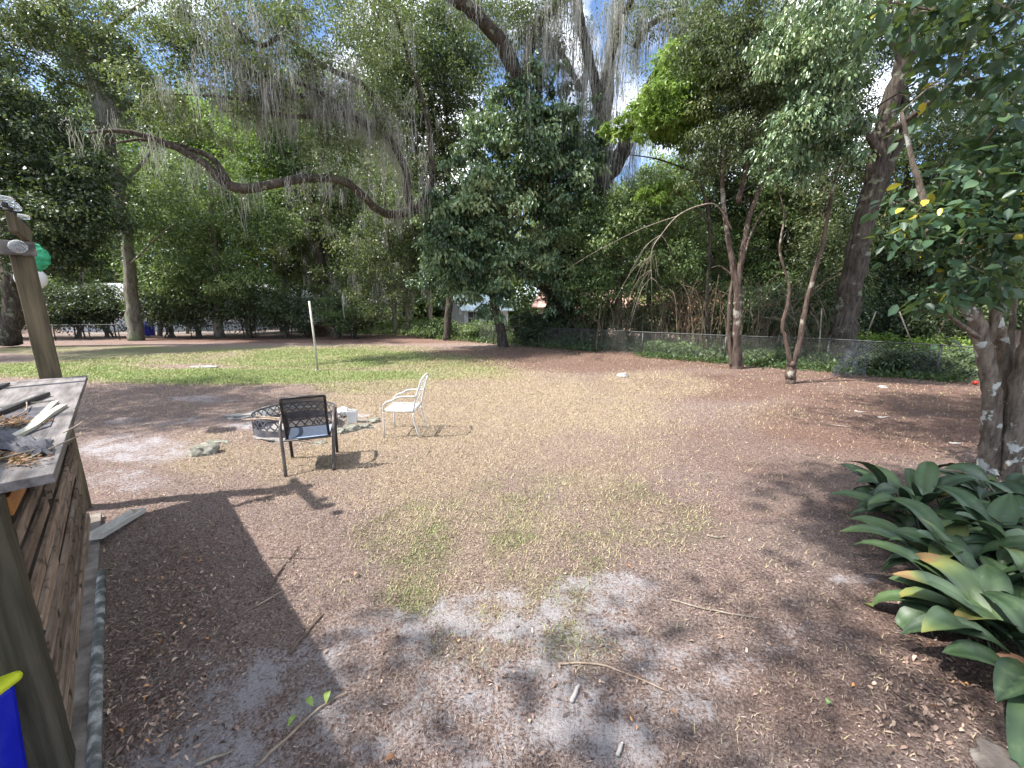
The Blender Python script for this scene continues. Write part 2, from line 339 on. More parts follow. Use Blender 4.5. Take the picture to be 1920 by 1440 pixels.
# ---------------------------------------------------------------- scattered litter, grass blades (nobody could count them)
rng = np.random.default_rng(11)
def scatter(n, rmin, rmax, pw):
    """points in the wedge in front of the porch, thinning out with distance"""
    u = rng.random(n); r = (rmin**pw+u*(rmax**pw-rmin**pw))**(1/pw); th = rng.uniform(R(-58), R(58), n)
    return r*np.sin(th), r*np.cos(th)*1.0, r
def flat_quads(x, y, z, ln, wd_, ang, tilt, curl):
    """small leaf-like quads with pointed ends lying near the ground"""
    n = len(x); dx, dy = np.cos(ang), np.sin(ang); c = np.stack([x, y, z], -1)
    d = np.stack([dx*np.cos(tilt), dy*np.cos(tilt), np.sin(tilt)], -1); s = np.stack([-dy, dx, rng.normal(0, .35, n)], -1); up = np.array([0, 0, 1.])
    p0 = c-d*ln[:, None]/2; p2 = c+d*ln[:, None]/2; p1 = c+s*wd_[:, None]/2+up*(curl*wd_)[:, None]; p3 = c-s*wd_[:, None]/2+up*(curl*wd_)[:, None]
    return np.stack([p0, p1, p2, p3], 1).reshape(-1, 3), np.arange(4*n).reshape(-1, 4)
def flat_hex(x, y, z, ln, wd_, ang, tilt, curl):
    n = len(x); dx, dy = np.cos(ang), np.sin(ang); c = np.stack([x, y, z], -1)
    d = np.stack([dx*np.cos(tilt), dy*np.cos(tilt), np.sin(tilt)], -1); s = np.stack([-dy, dx, rng.normal(0, .3, n)], -1); up = np.array([0, 0, 1.])*(curl*wd_)[:, None]
    L2 = ln[:, None]; W2 = wd_[:, None]/2; as_ = rng.uniform(.6, 1.2, (n, 1))
    P = [c-d*L2*.5, c-d*L2*.2+s*W2*as_+up, c+d*L2*.22+s*W2*.85*as_+up, c+d*L2*.5, c+d*L2*.2-s*W2*.9+up, c-d*L2*.22-s*W2+up]
    return np.stack(P, 1).reshape(-1, 3), np.arange(6*n).reshape(-1, 6)
def lmat(name, stops):
    t = NT(name); t.base(t.ramp(t.attr('rnd'), stops)); t.set(Roughness=.8, Specular_IOR_Level=.2); return t.m
def keep_out(x, y):      # not inside the bar slab
    nn = (x+y)*.7071; return (nn > -.36) | (y > 4.3)
x, y, r = scatter(520000, 1.2, 17, 1.05)
g, st, wd, sa, rd = masks(x, y); k = (rng.random(len(x)) > sa*1.15+g*.5) & keep_out(x, y) & (rng.random(len(x)) < .35+.8*fbm(x*1.7, y*1.7, 77)); x, y, r = x[k], y[k], r[k]; st = st[k]
n = len(x); chip = rng.random(n) < .72
ln = np.where(chip, rng.uniform(.006, .034, n), rng.uniform(.005, .016, n))*(1+r*.045); wdt = np.where(chip, ln*.16, ln*rng.uniform(.3, .5, n))
big = rng.random(n) < .008; ln[big] *= 1.8; wdt[big] *= 1.7
V, F = flat_quads(x, y, ground_z(x, y)+.004+rng.random(n)*.012, ln, wdt, rng.uniform(0, 6.28, n), rng.normal(0, .25, n), rng.uniform(-.2, .5, n))
rn = np.clip(rng.beta(1.3, 1.7, n)*.985+st*.1, 0, .995)
o = npmesh('leaf_litter', V, F, lmat('litter', [(0, (.05, .034, .029)), (.3, (.13, .09, .072)), (.55, (.21, .15, .122)), (.82, (.31, .235, .195)), (.96, (.44, .35, .3)), (.985, (.66, .58, .48)), (1, (.4, .2, .1))]), None, dict(rnd=np.repeat(rn, 4)))
tag(o, 'brown leaf litter and wood chips strewn over the yard', None, None, 'stuff')
# larger fallen leaves under the bar and right-hand bed
xs_, ys_ = [], []
for (px, py, rx, ry, m) in ((330, 1100, 130, 200, 1000), (300, 1330, 130, 120, 420), (1750, 1300, 160, 120, 420), (1500, 950, 300, 250, 350), (1100, 1250, 500, 180, 200), (1780, 820, 160, 80, 400)):
    a = rng.normal(0, .5, (m, 2))
    for q in a:
        p = G(px+q[0]*rx, min(py+q[1]*ry, 1500)); xs_.append(p.x); ys_.append(p.y)
x = np.array(xs_); y = np.array(ys_); k = keep_out(x, y); x, y = x[k], y[k]; n = len(x)
V, F = flat_hex(x, y, ground_z(x, y)+.012, rng.uniform(.016, .045, n), rng.uniform(.007, .017, n), rng.uniform(0, 6.28, n), rng.normal(0, .4, n), rng.uniform(-.3, 1.0, n))
o = npmesh('fallen_leaves', V, F, lmat('fallen', [(0, (.06, .04, .032)), (.4, (.17, .115, .09)), (.8, (.29, .205, .16)), (.97, (.5, .38, .28)), (.985, (.5, .24, .1)), (1, (.45, .22, .08))]), None, dict(rnd=np.repeat(rng.random(n), 6)))
tag(o, 'larger dry brown fallen leaves lying on the yard floor', None, None, 'stuff')
# grass blades
x, y, r = scatter(820000, 1.6, 24, 1.2)
g, st, wd, sa, rd = masks(x, y); dens = np.clip(g*1.0+st*.3+wd*.5-sa*.5+.05, 0, 1)*(.25+1.1*fbm(x*2.2, y*2.2, 51)); k = (rng.random(len(x)) < dens*.8) & keep_out(x, y)
x, y, r, g, st, wd = x[k], y[k], r[k], g[k], st[k], wd[k]; n = len(x)
h = rng.uniform(.012, .032, n)*(1+g*.5)*(1+r*.03); a = rng.uniform(0, 6.28, n); bw = .0018+r*.00075; z = ground_z(x, y)
lean = rng.uniform(.4, 1.6, n)*h; b = np.stack([x, y, z], -1); s = np.stack([np.cos(a)*bw, np.sin(a)*bw, 0*a], -1)
tip = b+np.stack([-np.sin(a)*lean, np.cos(a)*lean, h], -1)
V = np.stack([b-s, b+s, tip], 1).reshape(-1, 3)
rn = np.clip(.15+g*.7+wd*.55-st*.1+rng.normal(0, .16, n), 0, 1)
o = npmesh('grass', V, np.arange(3*n).reshape(-1, 3), leafmat('grass_blade', [(0, (.42, .33, .22)), (.35, (.42, .36, .21)), (.6, (.27, .29, .13)), (1, (.22, .3, .1))], .25, .6, .2), None, dict(rnd=np.repeat(rn, 3)))
tag(o, 'short patchy green and straw coloured grass growing in the yard', None, None, 'stuff')

# ================================================================== FOLIAGE ENGINE
def leaves_np(rg, cen, dirv, L, Wd, fold=.25):
    """one folded 4-gon per leaf. cen (N,3) leaf base, dirv unit (N,3), L (N,), Wd (N,)"""
    n = len(cen); up = rg.normal(0, 1, (n, 3)); up[:, 2] += 1.2
    s = np.cross(dirv, up); s /= np.linalg.norm(s, axis=1)[:, None]+1e-9; nn = np.cross(s, dirv)
    m = cen+dirv*(L*.45)[:, None]-nn*(Wd*fold)[:, None]
    return np.stack([cen, m+s*(Wd/2)[:, None], cen+dirv*L[:, None], m-s*(Wd/2)[:, None]], 1).reshape(-1, 3)
def leaves6(rg, cen, dirv, L, Wd, fold=.15):
    """rounder leaf: two quads folded along the midrib"""
    n = len(cen); up = rg.normal(0, .7, (n, 3)); up[:, 2] += 1.2
    s = np.cross(dirv, up); s /= np.linalg.norm(s, axis=1)[:, None]+1e-9; nn = np.cross(s, dirv); L = L[:, None]; h = (Wd/2)[:, None]; tip = cen+dirv*L-nn*L*.12
    a = cen+dirv*L*.22+nn*h*fold*2; b = cen+dirv*L*.6+nn*h*fold*1.6-nn*L*.04
    return np.stack([cen, a+s*h*.85, b+s*h*.9, tip, b-s*h*.9, a-s*h*.85], 1).reshape(-1, 3)
DEN = 1.5
def crown(name, parent, spec, mat, leaf, seed, droop=.5, asp=.5, limbs=None, twigmat=None, clump=.16, spread=1.0, tone=.2, fold=.25, den=None, twigs=1.0, fine=False):
    """spec: list of (centre, (rx,ry,rz), n_clumps, leaves_per_clump). Leaves gather in clumps on twigs that branch off the limbs and each other, leaving gaps between."""
    rg = np.random.default_rng(seed); VV = []; RR = []; tw = MB(); lp = np.array(limbs) if limbs is not None and len(limbs) else None; tips = []
    for (c, rad, nc, nl) in spec:
        c = np.array(c); rad = np.array(rad); nc = int(nc*(den or DEN))
        d = rg.normal(0, 1, (nc, 3)); d /= np.linalg.norm(d, axis=1)[:, None]; cc = c+d*(rg.random(nc)**.45)[:, None]*rad*(1+rg.normal(0, .12, (nc, 1))); t_off = rg.normal(0, .06)
        for i in range(nc):
            q = cc[i]
            if q[2] < .15: q[2] = .15+rg.random()*.3
            sg = clump*max(rad.mean(), .3)*rg.uniform(.55, 1.35)*spread; m = max(3, int(nl*rg.uniform(.5, 1.5)))
            off = rg.normal(0, 1, (m, 3))*sg*np.array([1, 1, .6]); off[:, 2] -= .25*np.abs(off[:, 0])
            pos = q+off; pos[:, 2] = np.maximum(pos[:, 2], .03)
            dv = off/(np.linalg.norm(off, axis=1)[:, None]+1e-6)*.6+rg.normal(0, .6, (m, 3)); dv[:, 2] -= droop; dv /= np.linalg.norm(dv, axis=1)[:, None]
            Ls = leaf*rg.uniform(.6, 1.3, m)
            VV.append((leaves6 if fine else leaves_np)(rg, pos, dv, Ls, Ls*asp*rg.uniform(.8, 1.2, m), fold)); RR.append(np.repeat(np.clip(.45+t_off+rg.normal(0, tone)+rg.normal(0, .17, m), 0, 1), 6 if fine else 4)); tips.append(q)
    if lp is not None and twigs:
        T = np.array(tips); T = T[rg.random(len(T)) < min(1, twigs*60/len(T)+.35)]
        dd = np.array([((lp-q)**2).sum(1).min() for q in T]); T = T[np.argsort(dd)]; sk = lp.copy()
        for q in T:
            j = np.argmin(((sk-q)**2).sum(1)); p0 = sk[j]; ln = np.linalg.norm(q-p0)
            if ln < .08: continue
            mid = p0*.55+q*.45+rg.normal(0, .12, 3)*ln+np.array([0, 0, .06*ln]); r0 = min(.006+.008*ln, .045); P = np.array([p0, mid, q]); tw.tube(P, [r0, r0*.6, r0*.25], 4, False)
            sk = np.concatenate([sk, np.array([mid, (mid+q)/2, q])])
    V = np.concatenate(VV); RRc = np.concatenate(RR)
    Fq = (np.arange(len(V)//6)[:, None, None]*6+np.array([[0, 1, 2, 3], [0, 3, 4, 5]])[None]).reshape(-1, 4) if fine else np.arange(len(V)).reshape(-1, 4)
    o = npmesh(name, V, Fq, mat, parent, dict(rnd=RRc))
    if tw.n: tag(tw.build('twigs', twigmat, parent), kind='stuff')
    return o
def moss(name, parent, anchors, n, lmin, lmax, seed, wd_=.02, spread=.35, mat=None, dens=16):
    """hanging strands: thin tapering ribbons, several together per tuft"""
    rg = np.random.default_rng(seed); A = np.array(anchors); VV = []; RR = []; FF = []; b0 = 0
    ti = rg.integers(0, len(A), n); base = A[ti]+rg.normal(0, spread, (n, 3))*np.array([1, 1, .5]); Lt = lmin+(lmax-lmin)*rg.random(n)**2
    bt = np.repeat(base, dens, 0)+rg.normal(0, .11, (n*dens, 3))*np.array([1, 1, 1.6]); Ls = np.repeat(Lt, dens)*rg.uniform(.15, 1.05, n*dens); tone = np.repeat(rg.random(n), dens)*.6+rg.random(n*dens)*.4
    m = n*dens; a = rg.uniform(0, 3.14, m); s = np.stack([np.cos(a), np.sin(a), 0*a], -1)*(wd_*rg.uniform(.5, 1.2, m)*.5)[:, None]
    rows = []; K = 4; off = np.zeros((m, 3))
    for k in range(K+1):
        t = k/K; off = off+(rg.normal(0, .035, (m, 3))*np.array([1, 1, 0]) if k else 0)
        c = bt+off; c[:, 2] = bt[:, 2]-Ls*t; c[:, 2] = np.maximum(c[:, 2], .1); wv = (1, .9, .75, .5, .06)[k]; rows += [c-s*wv, c+s*wv]
    V = np.stack(rows, 1).reshape(-1, 3); q = np.array([[0, 1, 3, 2], [2, 3, 5, 4], [4, 5, 7, 6], [6, 7, 9, 8]]); F = (np.arange(m)[:, None, None]*10+q[None]).reshape(-1, 4)
    return tag(npmesh(name, V, F, mat or M['moss'], parent, dict(rnd=np.repeat(tone, 10))), kind='stuff')
def limb(mb, px, rad, k=8, wob=.06, seed=0, rough=.12, sub=6):
    pts = [at(*p) if len(p) == 3 else Vector(p[:3]) for p in px]
    P, Rr = smooth_path(pts, rad, sub, wob, seed); mb.tube(P, Rr, k, True, rough, seed); return [np.array(p) for p in P]
def E(px, py, Y, rx, rz, ry, nc, nl): return (tuple(at(px, py, Y)), (rx, ry, rz), nc, nl)
def Q(px, py, Y, rx, rz, ry, nc, nl): k = Y/FPX; return (tuple(at(px, py, Y)), (rx*k, ry, rz*k), nc, nl)
# ================================================================== TREES
# --- live oak with spanish moss
YO = 22.6; b = at(1045, 646, YO); b.z = 0
oak = thing('live_oak', 'huge moss-hung live oak with dark spreading limbs behind the fence, middle of the yard', 'tree', (b.x, b.y, 0))
tk = MB()
T0 = limb(tk, [(1045, 648, YO), (1046, 625, YO), (1050, 560, YO), (1066, 480, YO-.3), (1092, 410, YO-.5), (1122, 345, YO-.7)], [1.3, .95, .78, .7, .64, .6], 14, .05, 1, .18)
tk.build('trunk', M['bark_dark'], oak, True)
lm = MB(); oakl = []; topl = []
def OL(*a, **k): q = limb(lm, *a, **k); return q
l1 = OL([(1122, 350, YO-.7), (1128, 290, YO-1), (1124, 200, YO-2), (1104, 110, YO-3), (1086, 30, YO-4), (1078, -80, YO-5)], [.36, .3, .27, .24, .2, .16], seed=2)
l2 = OL([(1122, 352, YO-.7), (1162, 295, YO-1), (1190, 230, YO-1.5), (1228, 150, YO-2), (1285, 60, YO-3), (1340, 0, YO-4), (1420, -60, YO-5)], [.46, .42, .36, .3, .26, .22, .16], seed=3)
l3 = OL([(1066, 480, YO-.3), (1012, 340, YO-1.5), (978, 210, YO-3), (955, 115, YO-4), (915, 50, YO-5), (850, -5, YO-6), (770, -50, YO-7)], [.5, .42, .34, .3, .26, .22, .16], seed=4)
l4 = OL([(1050, 560, YO), (930, 470, YO-1), (850, 415, YO-2), (785, 393, YO-3), (722, 401, YO-4), (655, 345, YO-6), (600, 334, YO-6.5), (545, 339, YO-7), (440, 354, YO-7.5), (382, 305, YO-8), (302, 266, YO-8.5), (230, 246, YO-9), (162, 250, YO-9.5)],
        [.34, .25, .21, .19, .17, .15, .14, .14, .16, .12, .09, .065, .03], seed=5, wob=.12)
l4b = OL([(432, 352, YO-7.5), (400, 300, YO-7.8), (345, 276, YO-8), (270, 262, YO-8.5), (212, 270, YO-9)], [.13, .1, .08, .05, .02], seed=6)
l5 = OL([(775, 393, YO-4), (765, 370, YO-4.2), (760, 320, YO-4.5), (735, 268, YO-5), (712, 240, YO-5.2), (690, 168, YO-5.7), (600, 120, YO-6.5), (532, 70, YO-7), (490, 86, YO-7.5), (440, 50, YO-8), (400, 0, YO-8)],
        [.2, .18, .15, .14, .12, .11, .09, .08, .07, .05, .02], seed=7)
l6 = OL([(712, 242, YO-5.2), (640, 216, YO-5.8), (560, 219, YO-6.3), (500, 211, YO-6.8), (420, 209, YO-7)], [.12, .1, .08, .05, .02], seed=8)
l7 = OL([(655, 214, YO-5.6), (600, 184, YO-6), (540, 180, YO-6.5), (460, 186, YO-7), (400, 180, YO-7.5), (300, 176, YO-8)], [.1, .09, .07, .05, .03, .015], seed=9)
l8 = OL([(690, 240, YO-5.4), (640, 200, YO-6), (610, 178, YO-6.3), (560, 156, YO-7), (505, 146, YO-7.4), (450, 120, YO-8)], [.1, .09, .08, .06, .04, .02], seed=10)
l9 = OL([(975, 200, YO-3), (1000, 66, YO-3.6), (1040, 10, YO-4.2), (1050, -60, YO-5)], [.24, .2, .16, .12], seed=11)
l10 = OL([(1090, 170, YO-2.5), (1045, 90, YO-3), (1010, 58, YO-3.6)], [.12, .13, .12], seed=12)
l11 = OL([(1190, 90, YO-2.6), (1225, 42, YO-3), (1290, 20, YO-3.3)], [.14, .12, .08], seed=13)
l12 = OL([(1120, 200, YO-2), (1160, 60, YO-3), (1200, -40, YO-4)], [.2, .15, .1], seed=14)
l13 = OL([(785, 393, YO-4), (810, 330, YO-4), (800, 220, YO-4.3), (770, 120, YO-5), (740, 20, YO-6)], [.16, .13, .1, .08, .05], seed=15)
l14 = OL([(640, 330, YO-6), (600, 390, YO-6.5), (615, 420, YO-6.7), (590, 470, YO-7)], [.05, .04, .03, .01], seed=16)
l15 = OL([(1128, 300, YO-1), (1140, 200, YO-.5), (1150, 80, YO), (1180, -60, YO)], [.3, .26, .2, .15], seed=17)
lm.build('limbs', M['bark_dark'], oak, True)
up_l = l1+l2+l3+l9+l12+l15; left_l = l4[20:]+l5+l6+l7+l8+l13
crown('crown', oak, [Q(420, 90, YO-7, 110, 70, 2.5, 60, 95), Q(330, 60, YO-7, 70, 60, 2, 26, 95), Q(560, 60, YO-7, 110, 60, 2.5, 34, 90), Q(690, 60, YO-6, 90, 70, 2.5, 30, 80), Q(480, 180, YO-7, 90, 50, 2, 24, 80),
       Q(620, 280, YO-6, 70, 50, 2, 22, 80), Q(300, 190, YO-8, 60, 50, 2, 22, 80), Q(720, 190, YO-5.5, 50, 60, 2, 18, 80), Q(980, 60, YO-3, 70, 80, 2.5, 50, 100), Q(900, -10, YO-4, 120, 40, 3, 40, 90), Q(640, 0, YO-5, 160, 40, 3, 50, 90), Q(430, 0, YO-6, 140, 40, 3, 40, 90), Q(1240, 10, YO-3, 80, 50, 2.5, 30, 90), Q(560, 150, YO-6.5, 100, 50, 2, 26, 80), Q(1080, 260, YO-1, 60, 60, 1.5, 16, 70), Q(1170, 140, YO, 60, 60, 2, 8, 60), Q(1130, -10, YO-4, 200, 50, 3, 30, 90), Q(360, 250, YO-8, 60, 25, 1.5, 12, 60)],
      M['oakleaf'], .12, 21, .4, .42, left_l+up_l, M['bark_dark'], .13)
mo = moss('hanging_moss', oak, [p for p in left_l+up_l+l11+l10], 380, .3, 1.7, 22, .018, .3)
moss('hanging_moss', oak, l1+l15+l2[:18]+l11+l12+l10+l9, 420, .8, 3.6, 23, .022, .6)
moss('hanging_moss', oak, l5[10:]+l6+l8+l7+[np.array(at(x, y, YO-6)) for x, y in ((430, 30), (560, 20), (640, 60), (600, 90), (480, 60), (690, 30), (660, 130))], 440, .3, 1.7, 24, .02, .7)
moss('hanging_moss', oak, [np.array(at(x, y, YO+.5)) for x, y in ((1040, 420), (1010, 440), (1080, 440), (1110, 470), (960, 420))], 60, .8, 3, 25, .025, .8)

crown('vines', oak, [Q(1045, 600, YO-.8, 45, 40, .8, 40, 80), Q(1060, 530, YO-.8, 45, 50, .8, 44, 80), Q(1080, 450, YO-1.2, 45, 50, .8, 34, 80), Q(1120, 380, YO-1.4, 40, 40, .8, 18, 70)], M['darkleaf'], .16, 27, .7)
# --- leaning glossy tree, in front of the oak trunk
def tree(name, label, trunks, spec, leafm, leaf, seed, barkm='bark_dark', group=None, cat='tree', k=9, **kw):
    """trunks: list of (pixel path, radii)"""
    p0 = at(*trunks[0][0][0]); t = thing(name, label, cat, (p0.x, p0.y, 0), 0, group)
    mb = MB(); lp = []
    for i, (pp, rr) in enumerate(trunks): lp += limb(mb, pp, rr, k if i == 0 else max(5, k-3), .1, seed+i, .16)
    mb.build('trunk', M[barkm], t, True)
    if spec: crown('crown', t, spec, M[leafm], leaf, seed, limbs=lp, twigmat=M[barkm], **kw)
    return t, lp
Yv = G(943, 650).y
tree('leaning_tree', 'bushy glossy-leaved tree on a slim dark trunk leaning left, centre, in front of the fence',
     [([(945, 652, Yv), (936, 600, Yv), (925, 560, Yv), (912, 500, Yv), (905, 430, Yv), (930, 330, Yv), (960, 240, Yv)], [.34, .23, .2, .17, .14, .1, .05]), ([(905, 450, Yv), (860, 420, Yv-1), (830, 380, Yv-1)], [.1, .07, .03]), ([(915, 500, Yv), (970, 430, Yv-.5), (1010, 350, Yv-.5)], [.1, .07, .03])],
     [Q(870, 400, Yv-2.3, 70, 60, 1.4, 50, 75), Q(840, 470, Yv-2.3, 60, 60, 1.4, 44, 75), Q(930, 320, Yv-2.3, 90, 80, 1.6, 70, 75), Q(1070, 400, Yv-1.2, 60, 70, 1.6, 46, 70), Q(1060, 520, Yv-.6, 60, 60, 1.2, 40, 70), Q(1090, 300, Yv-1, 60, 60, 1.4, 36, 70), Q(880, 480, Yv-1.5, 85, 75, 2.2, 95, 75), Q(900, 400, Yv-1.5, 85, 70, 2.2, 95, 75), Q(830, 520, Yv-1, 50, 50, 1.5, 34, 70), Q(1010, 330, Yv-1.6, 95, 75, 2, 95, 75), Q(960, 250, Yv-1.6, 85, 60, 2, 75, 75), Q(820, 420, Yv-1, 45, 60, 1.5, 36, 70), Q(930, 560, Yv-1.2, 50, 40, 1.2, 30, 60), Q(1010, 460, Yv-1, 70, 80, 1.6, 50, 70), Q(1000, 180, Yv-1.4, 60, 55, 1.6, 50, 70), Q(1060, 240, Yv-1, 60, 60, 1.6, 44, 70)],
     'glossleaf', .2, 31, clump=.105, asp=.5, droop=.9, den=.95, tone=.34, fine=True)
tree('olive_tree', 'tall dense olive-green tree rising above the long bare oak limb, left of the leaning tree',
     [([(838, 640, 25), (842, 560, 25), (846, 460, 24.8), (840, 330, 24.5), (800, 160, 24), (770, 40, 24)], [.22, .2, .17, .14, .1, .05]), ([(842, 330, 24.5), (838, 230, 24), (830, 120, 23.5)], [.1, .07, .04])],
     [Q(740, 150, 24, 75, 80, 3, 95, 100), Q(800, 90, 24, 85, 80, 3, 90, 100), Q(860, 190, 24, 70, 90, 2.6, 80, 100), Q(780, 240, 24, 75, 60, 2.6, 60, 95), Q(820, 320, 24.5, 70, 60, 2.4, 46, 90), Q(730, 20, 24, 90, 50, 3, 40, 90), Q(870, 60, 24, 60, 70, 2.4, 46, 90)],
     'oliveleaf', .16, 41, 'bark_dark', clump=.14)
# --- tall left trunk
t_, lp_ = tree('tall_oak', 'tall straight grey-barked oak with moss strands, second trunk from the left behind the yard',
     [([(258, 640, 25), (248, 560, 25), (240, 450, 25), (222, 350, 24.7), (203, 262, 24.4), (176, 165, 24), (140, 70, 23), (100, -30, 22)], [.42, .31, .28, .27, .27, .25, .21, .17]),
      ([(206, 240, 24.3), (214, 160, 23.6), (196, 120, 23), (140, 88, 22), (60, 58, 21)], [.12, .11, .1, .07, .03]), ([(176, 170, 24), (130, 155, 23.5), (100, 165, 23)], [.1, .07, .03]), ([(150, 95, 23), (220, 40, 22), (290, -10, 21)], [.14, .09, .04]),
      ([(240, 500, 25), (300, 440, 24), (330, 420, 23.5)], [.07, .04, .02]), ([(222, 350, 24.7), (280, 290, 25), (300, 240, 25)], [.09, .06, .03])],
     [Q(70, 60, 21.5, 90, 60, 3, 60, 95), Q(200, 60, 21.5, 70, 60, 2.5, 30, 95), Q(235, 150, 22.5, 45, 60, 2, 40, 95), Q(40, 140, 22, 60, 60, 2.5, 34, 90), Q(150, 210, 24, 60, 70, 2.4, 30, 80), Q(260, 210, 24, 40, 50, 2, 22, 80), Q(110, 20, 21, 110, 40, 3, 40, 90), Q(200, 300, 24.5, 50, 60, 2, 14, 60)],
     'oakleaf', .15, 51, 'bark_grey', k=12, clump=.13)
moss('hanging_moss', t_, [np.array(at(x, y, 22.5)) for x, y in ((205, 130), (212, 160), (196, 150), (206, 180), (120, 90), (60, 40), (70, 70), (200, 200))], 110, .5, 2.2, 52, .022, .35)
# --- far left dark trees (E) and the background canopy
tree('broadleaf_tree', 'dark broad-leaved tree behind the leaning pergola post at the far left edge',
     [([(20, 645, 21), (25, 540, 21), (14, 400, 21), (22, 280, 20.6), (8, 150, 20)], [.45, .4, .36, .3, .2]), ([(20, 560, 21), (45, 440, 20), (90, 340, 19)], [.12, .1, .04])],
     [Q(60, 250, 20, 90, 60, 2.5, 60, 95), Q(130, 400, 19, 80, 80, 2, 95, 95), Q(60, 330, 19.5, 60, 60, 2, 50, 95), Q(160, 320, 19.5, 60, 40, 2, 26, 90), Q(20, 180, 20, 60, 60, 2.5, 40, 90), Q(-60, 350, 18, 80, 150, 2, 60, 90), Q(110, 480, 19.5, 80, 35, 1.6, 40, 90)],
     'darkleaf', .17, 61, clump=.14, asp=.5)
BG = 'trees beyond the left fence'
def bgtree(label, x, yb, Y, crowns, leafm, seed, barkm='bark_grey', r=.2, leaf=.2, lean=0, top=None, group=BG, name='background_tree', mossy=0):
    top = top or min(c[1] for c in crowns)
    t, lp = tree(name, label, [([(x, yb, Y), (x+lean*.3, yb-(yb-top)*.35, Y), (x+lean*.7, yb-(yb-top)*.7, Y), (x+lean, top, Y)], [r*1.15, r, r*.75, r*.3])],
         [Q(cx, cy_, Y+dy, rx, rz, ry, nc, nl) for (cx, cy_, dy, rx, rz, ry, nc, nl) in crowns], leafm, leaf, seed, barkm, group, k=7, clump=.15)
    if mossy: moss('hanging_moss', t, [np.array(at(c[0]+dx, c[1]+dz, Y+c[2])) for c in crowns for dx in (-c[3]*.5, 0, c[3]*.5) for dz in (-c[4]*.4, c[4]*.3)], mossy, .6, 3, seed, .028, .8, dens=14)
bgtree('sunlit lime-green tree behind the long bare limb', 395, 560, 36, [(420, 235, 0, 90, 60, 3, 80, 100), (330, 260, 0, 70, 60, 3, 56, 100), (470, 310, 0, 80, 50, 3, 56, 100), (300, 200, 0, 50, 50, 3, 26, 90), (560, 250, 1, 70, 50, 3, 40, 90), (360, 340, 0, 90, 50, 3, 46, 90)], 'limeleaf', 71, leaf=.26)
bgtree('mid-green forked tree left of the small palmetto, fine leaves', 412, 632, 27, [(330, 420, 0, 70, 60, 2.5, 50, 100), (420, 430, 0, 80, 60, 2.5, 60, 100), (450, 530, -.5, 80, 35, 2, 46, 100), (350, 510, -.5, 80, 35, 2, 46, 100), (500, 400, 0, 60, 60, 2, 34, 90), (290, 330, 1, 50, 45, 2.5, 20, 90), (420, 350, 0, 60, 40, 2, 22, 90)], 'midleaf', 72, r=.3, lean=-20, leaf=.18)
bgtree('small green tree just right of the tall grey trunk', 300, 630, 28, [(290, 510, 0, 60, 35, 2, 40, 95), (260, 420, 0, 45, 50, 2, 18, 90), (320, 550, -1, 90, 25, 1.6, 34, 90)], 'midleaf', 73, r=.14, lean=10, leaf=.19)
bgtree('grey-green mossy tree directly above the small palmetto', 612, 610, 31, [(590, 390, 0, 60, 70, 2.5, 34, 90), (640, 330, 0, 60, 60, 2.5, 32, 90), (540, 450, 0, 60, 50, 2.5, 34, 90), (650, 450, 0, 50, 60, 2.5, 30, 90), (600, 520, 0, 70, 30, 2, 20, 80)], 'oliveleaf', 74, 'bark_dark', r=.42, lean=-35, leaf=.2, mossy=120)
bgtree('thin-stemmed mossy tree standing right of the palmetto', 742, 625, 28, [(700, 470, 0, 60, 60, 2.5, 44, 90), (740, 400, 0, 50, 60, 2, 30, 90), (760, 520, 0, 45, 45, 2, 26, 90), (670, 540, 0, 50, 40, 2, 24, 90), (700, 330, 1, 40, 60, 2, 18, 80)], 'oliveleaf', 75, 'bark_grey', r=.14, lean=-25, leaf=.17, mossy=90)
bgtree('pale hazy tree far back between the tall trunk and the lime tree', 290, 560, 44, [(270, 330, 0, 60, 70, 4, 30, 90), (180, 300, 0, 60, 60, 4, 18, 80), (90, 330, 0, 60, 60, 4, 20, 80)], 'midleaf', 76, leaf=.3)
bgtree('tall background tree filling the gap above the thin-stemmed tree', 690, 560, 40, [(620, 180, 0, 80, 60, 4, 18, 80), (700, 300, 0, 70, 60, 4, 26, 80), (560, 120, 0, 90, 60, 4, 12, 80), (520, 260, 0, 80, 60, 4, 18, 80)], 'oliveleaf', 77, leaf=.26, mossy=110)
BR = 'trees beyond the right fence'
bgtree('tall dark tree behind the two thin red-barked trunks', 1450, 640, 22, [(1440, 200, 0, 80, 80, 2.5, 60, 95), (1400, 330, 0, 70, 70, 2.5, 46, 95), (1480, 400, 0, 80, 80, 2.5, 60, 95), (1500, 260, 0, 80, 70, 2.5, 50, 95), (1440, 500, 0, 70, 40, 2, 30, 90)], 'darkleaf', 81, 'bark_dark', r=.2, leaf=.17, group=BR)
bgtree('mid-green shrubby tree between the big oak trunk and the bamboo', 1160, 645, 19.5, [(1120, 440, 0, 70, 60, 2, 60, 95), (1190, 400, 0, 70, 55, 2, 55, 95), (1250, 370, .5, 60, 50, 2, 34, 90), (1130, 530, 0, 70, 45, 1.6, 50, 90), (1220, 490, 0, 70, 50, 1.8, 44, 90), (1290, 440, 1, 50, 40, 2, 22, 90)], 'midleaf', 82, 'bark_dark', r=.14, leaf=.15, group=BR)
bgtree('pale yellow-green tree far back behind the bamboo', 1330, 600, 34, [(1310, 480, 0, 80, 60, 3, 40, 95), (1260, 560, 0, 90, 30, 3, 24, 90), (1400, 560, 0, 60, 40, 3, 20, 90)], 'limeleaf', 83, leaf=.22, group=BR)
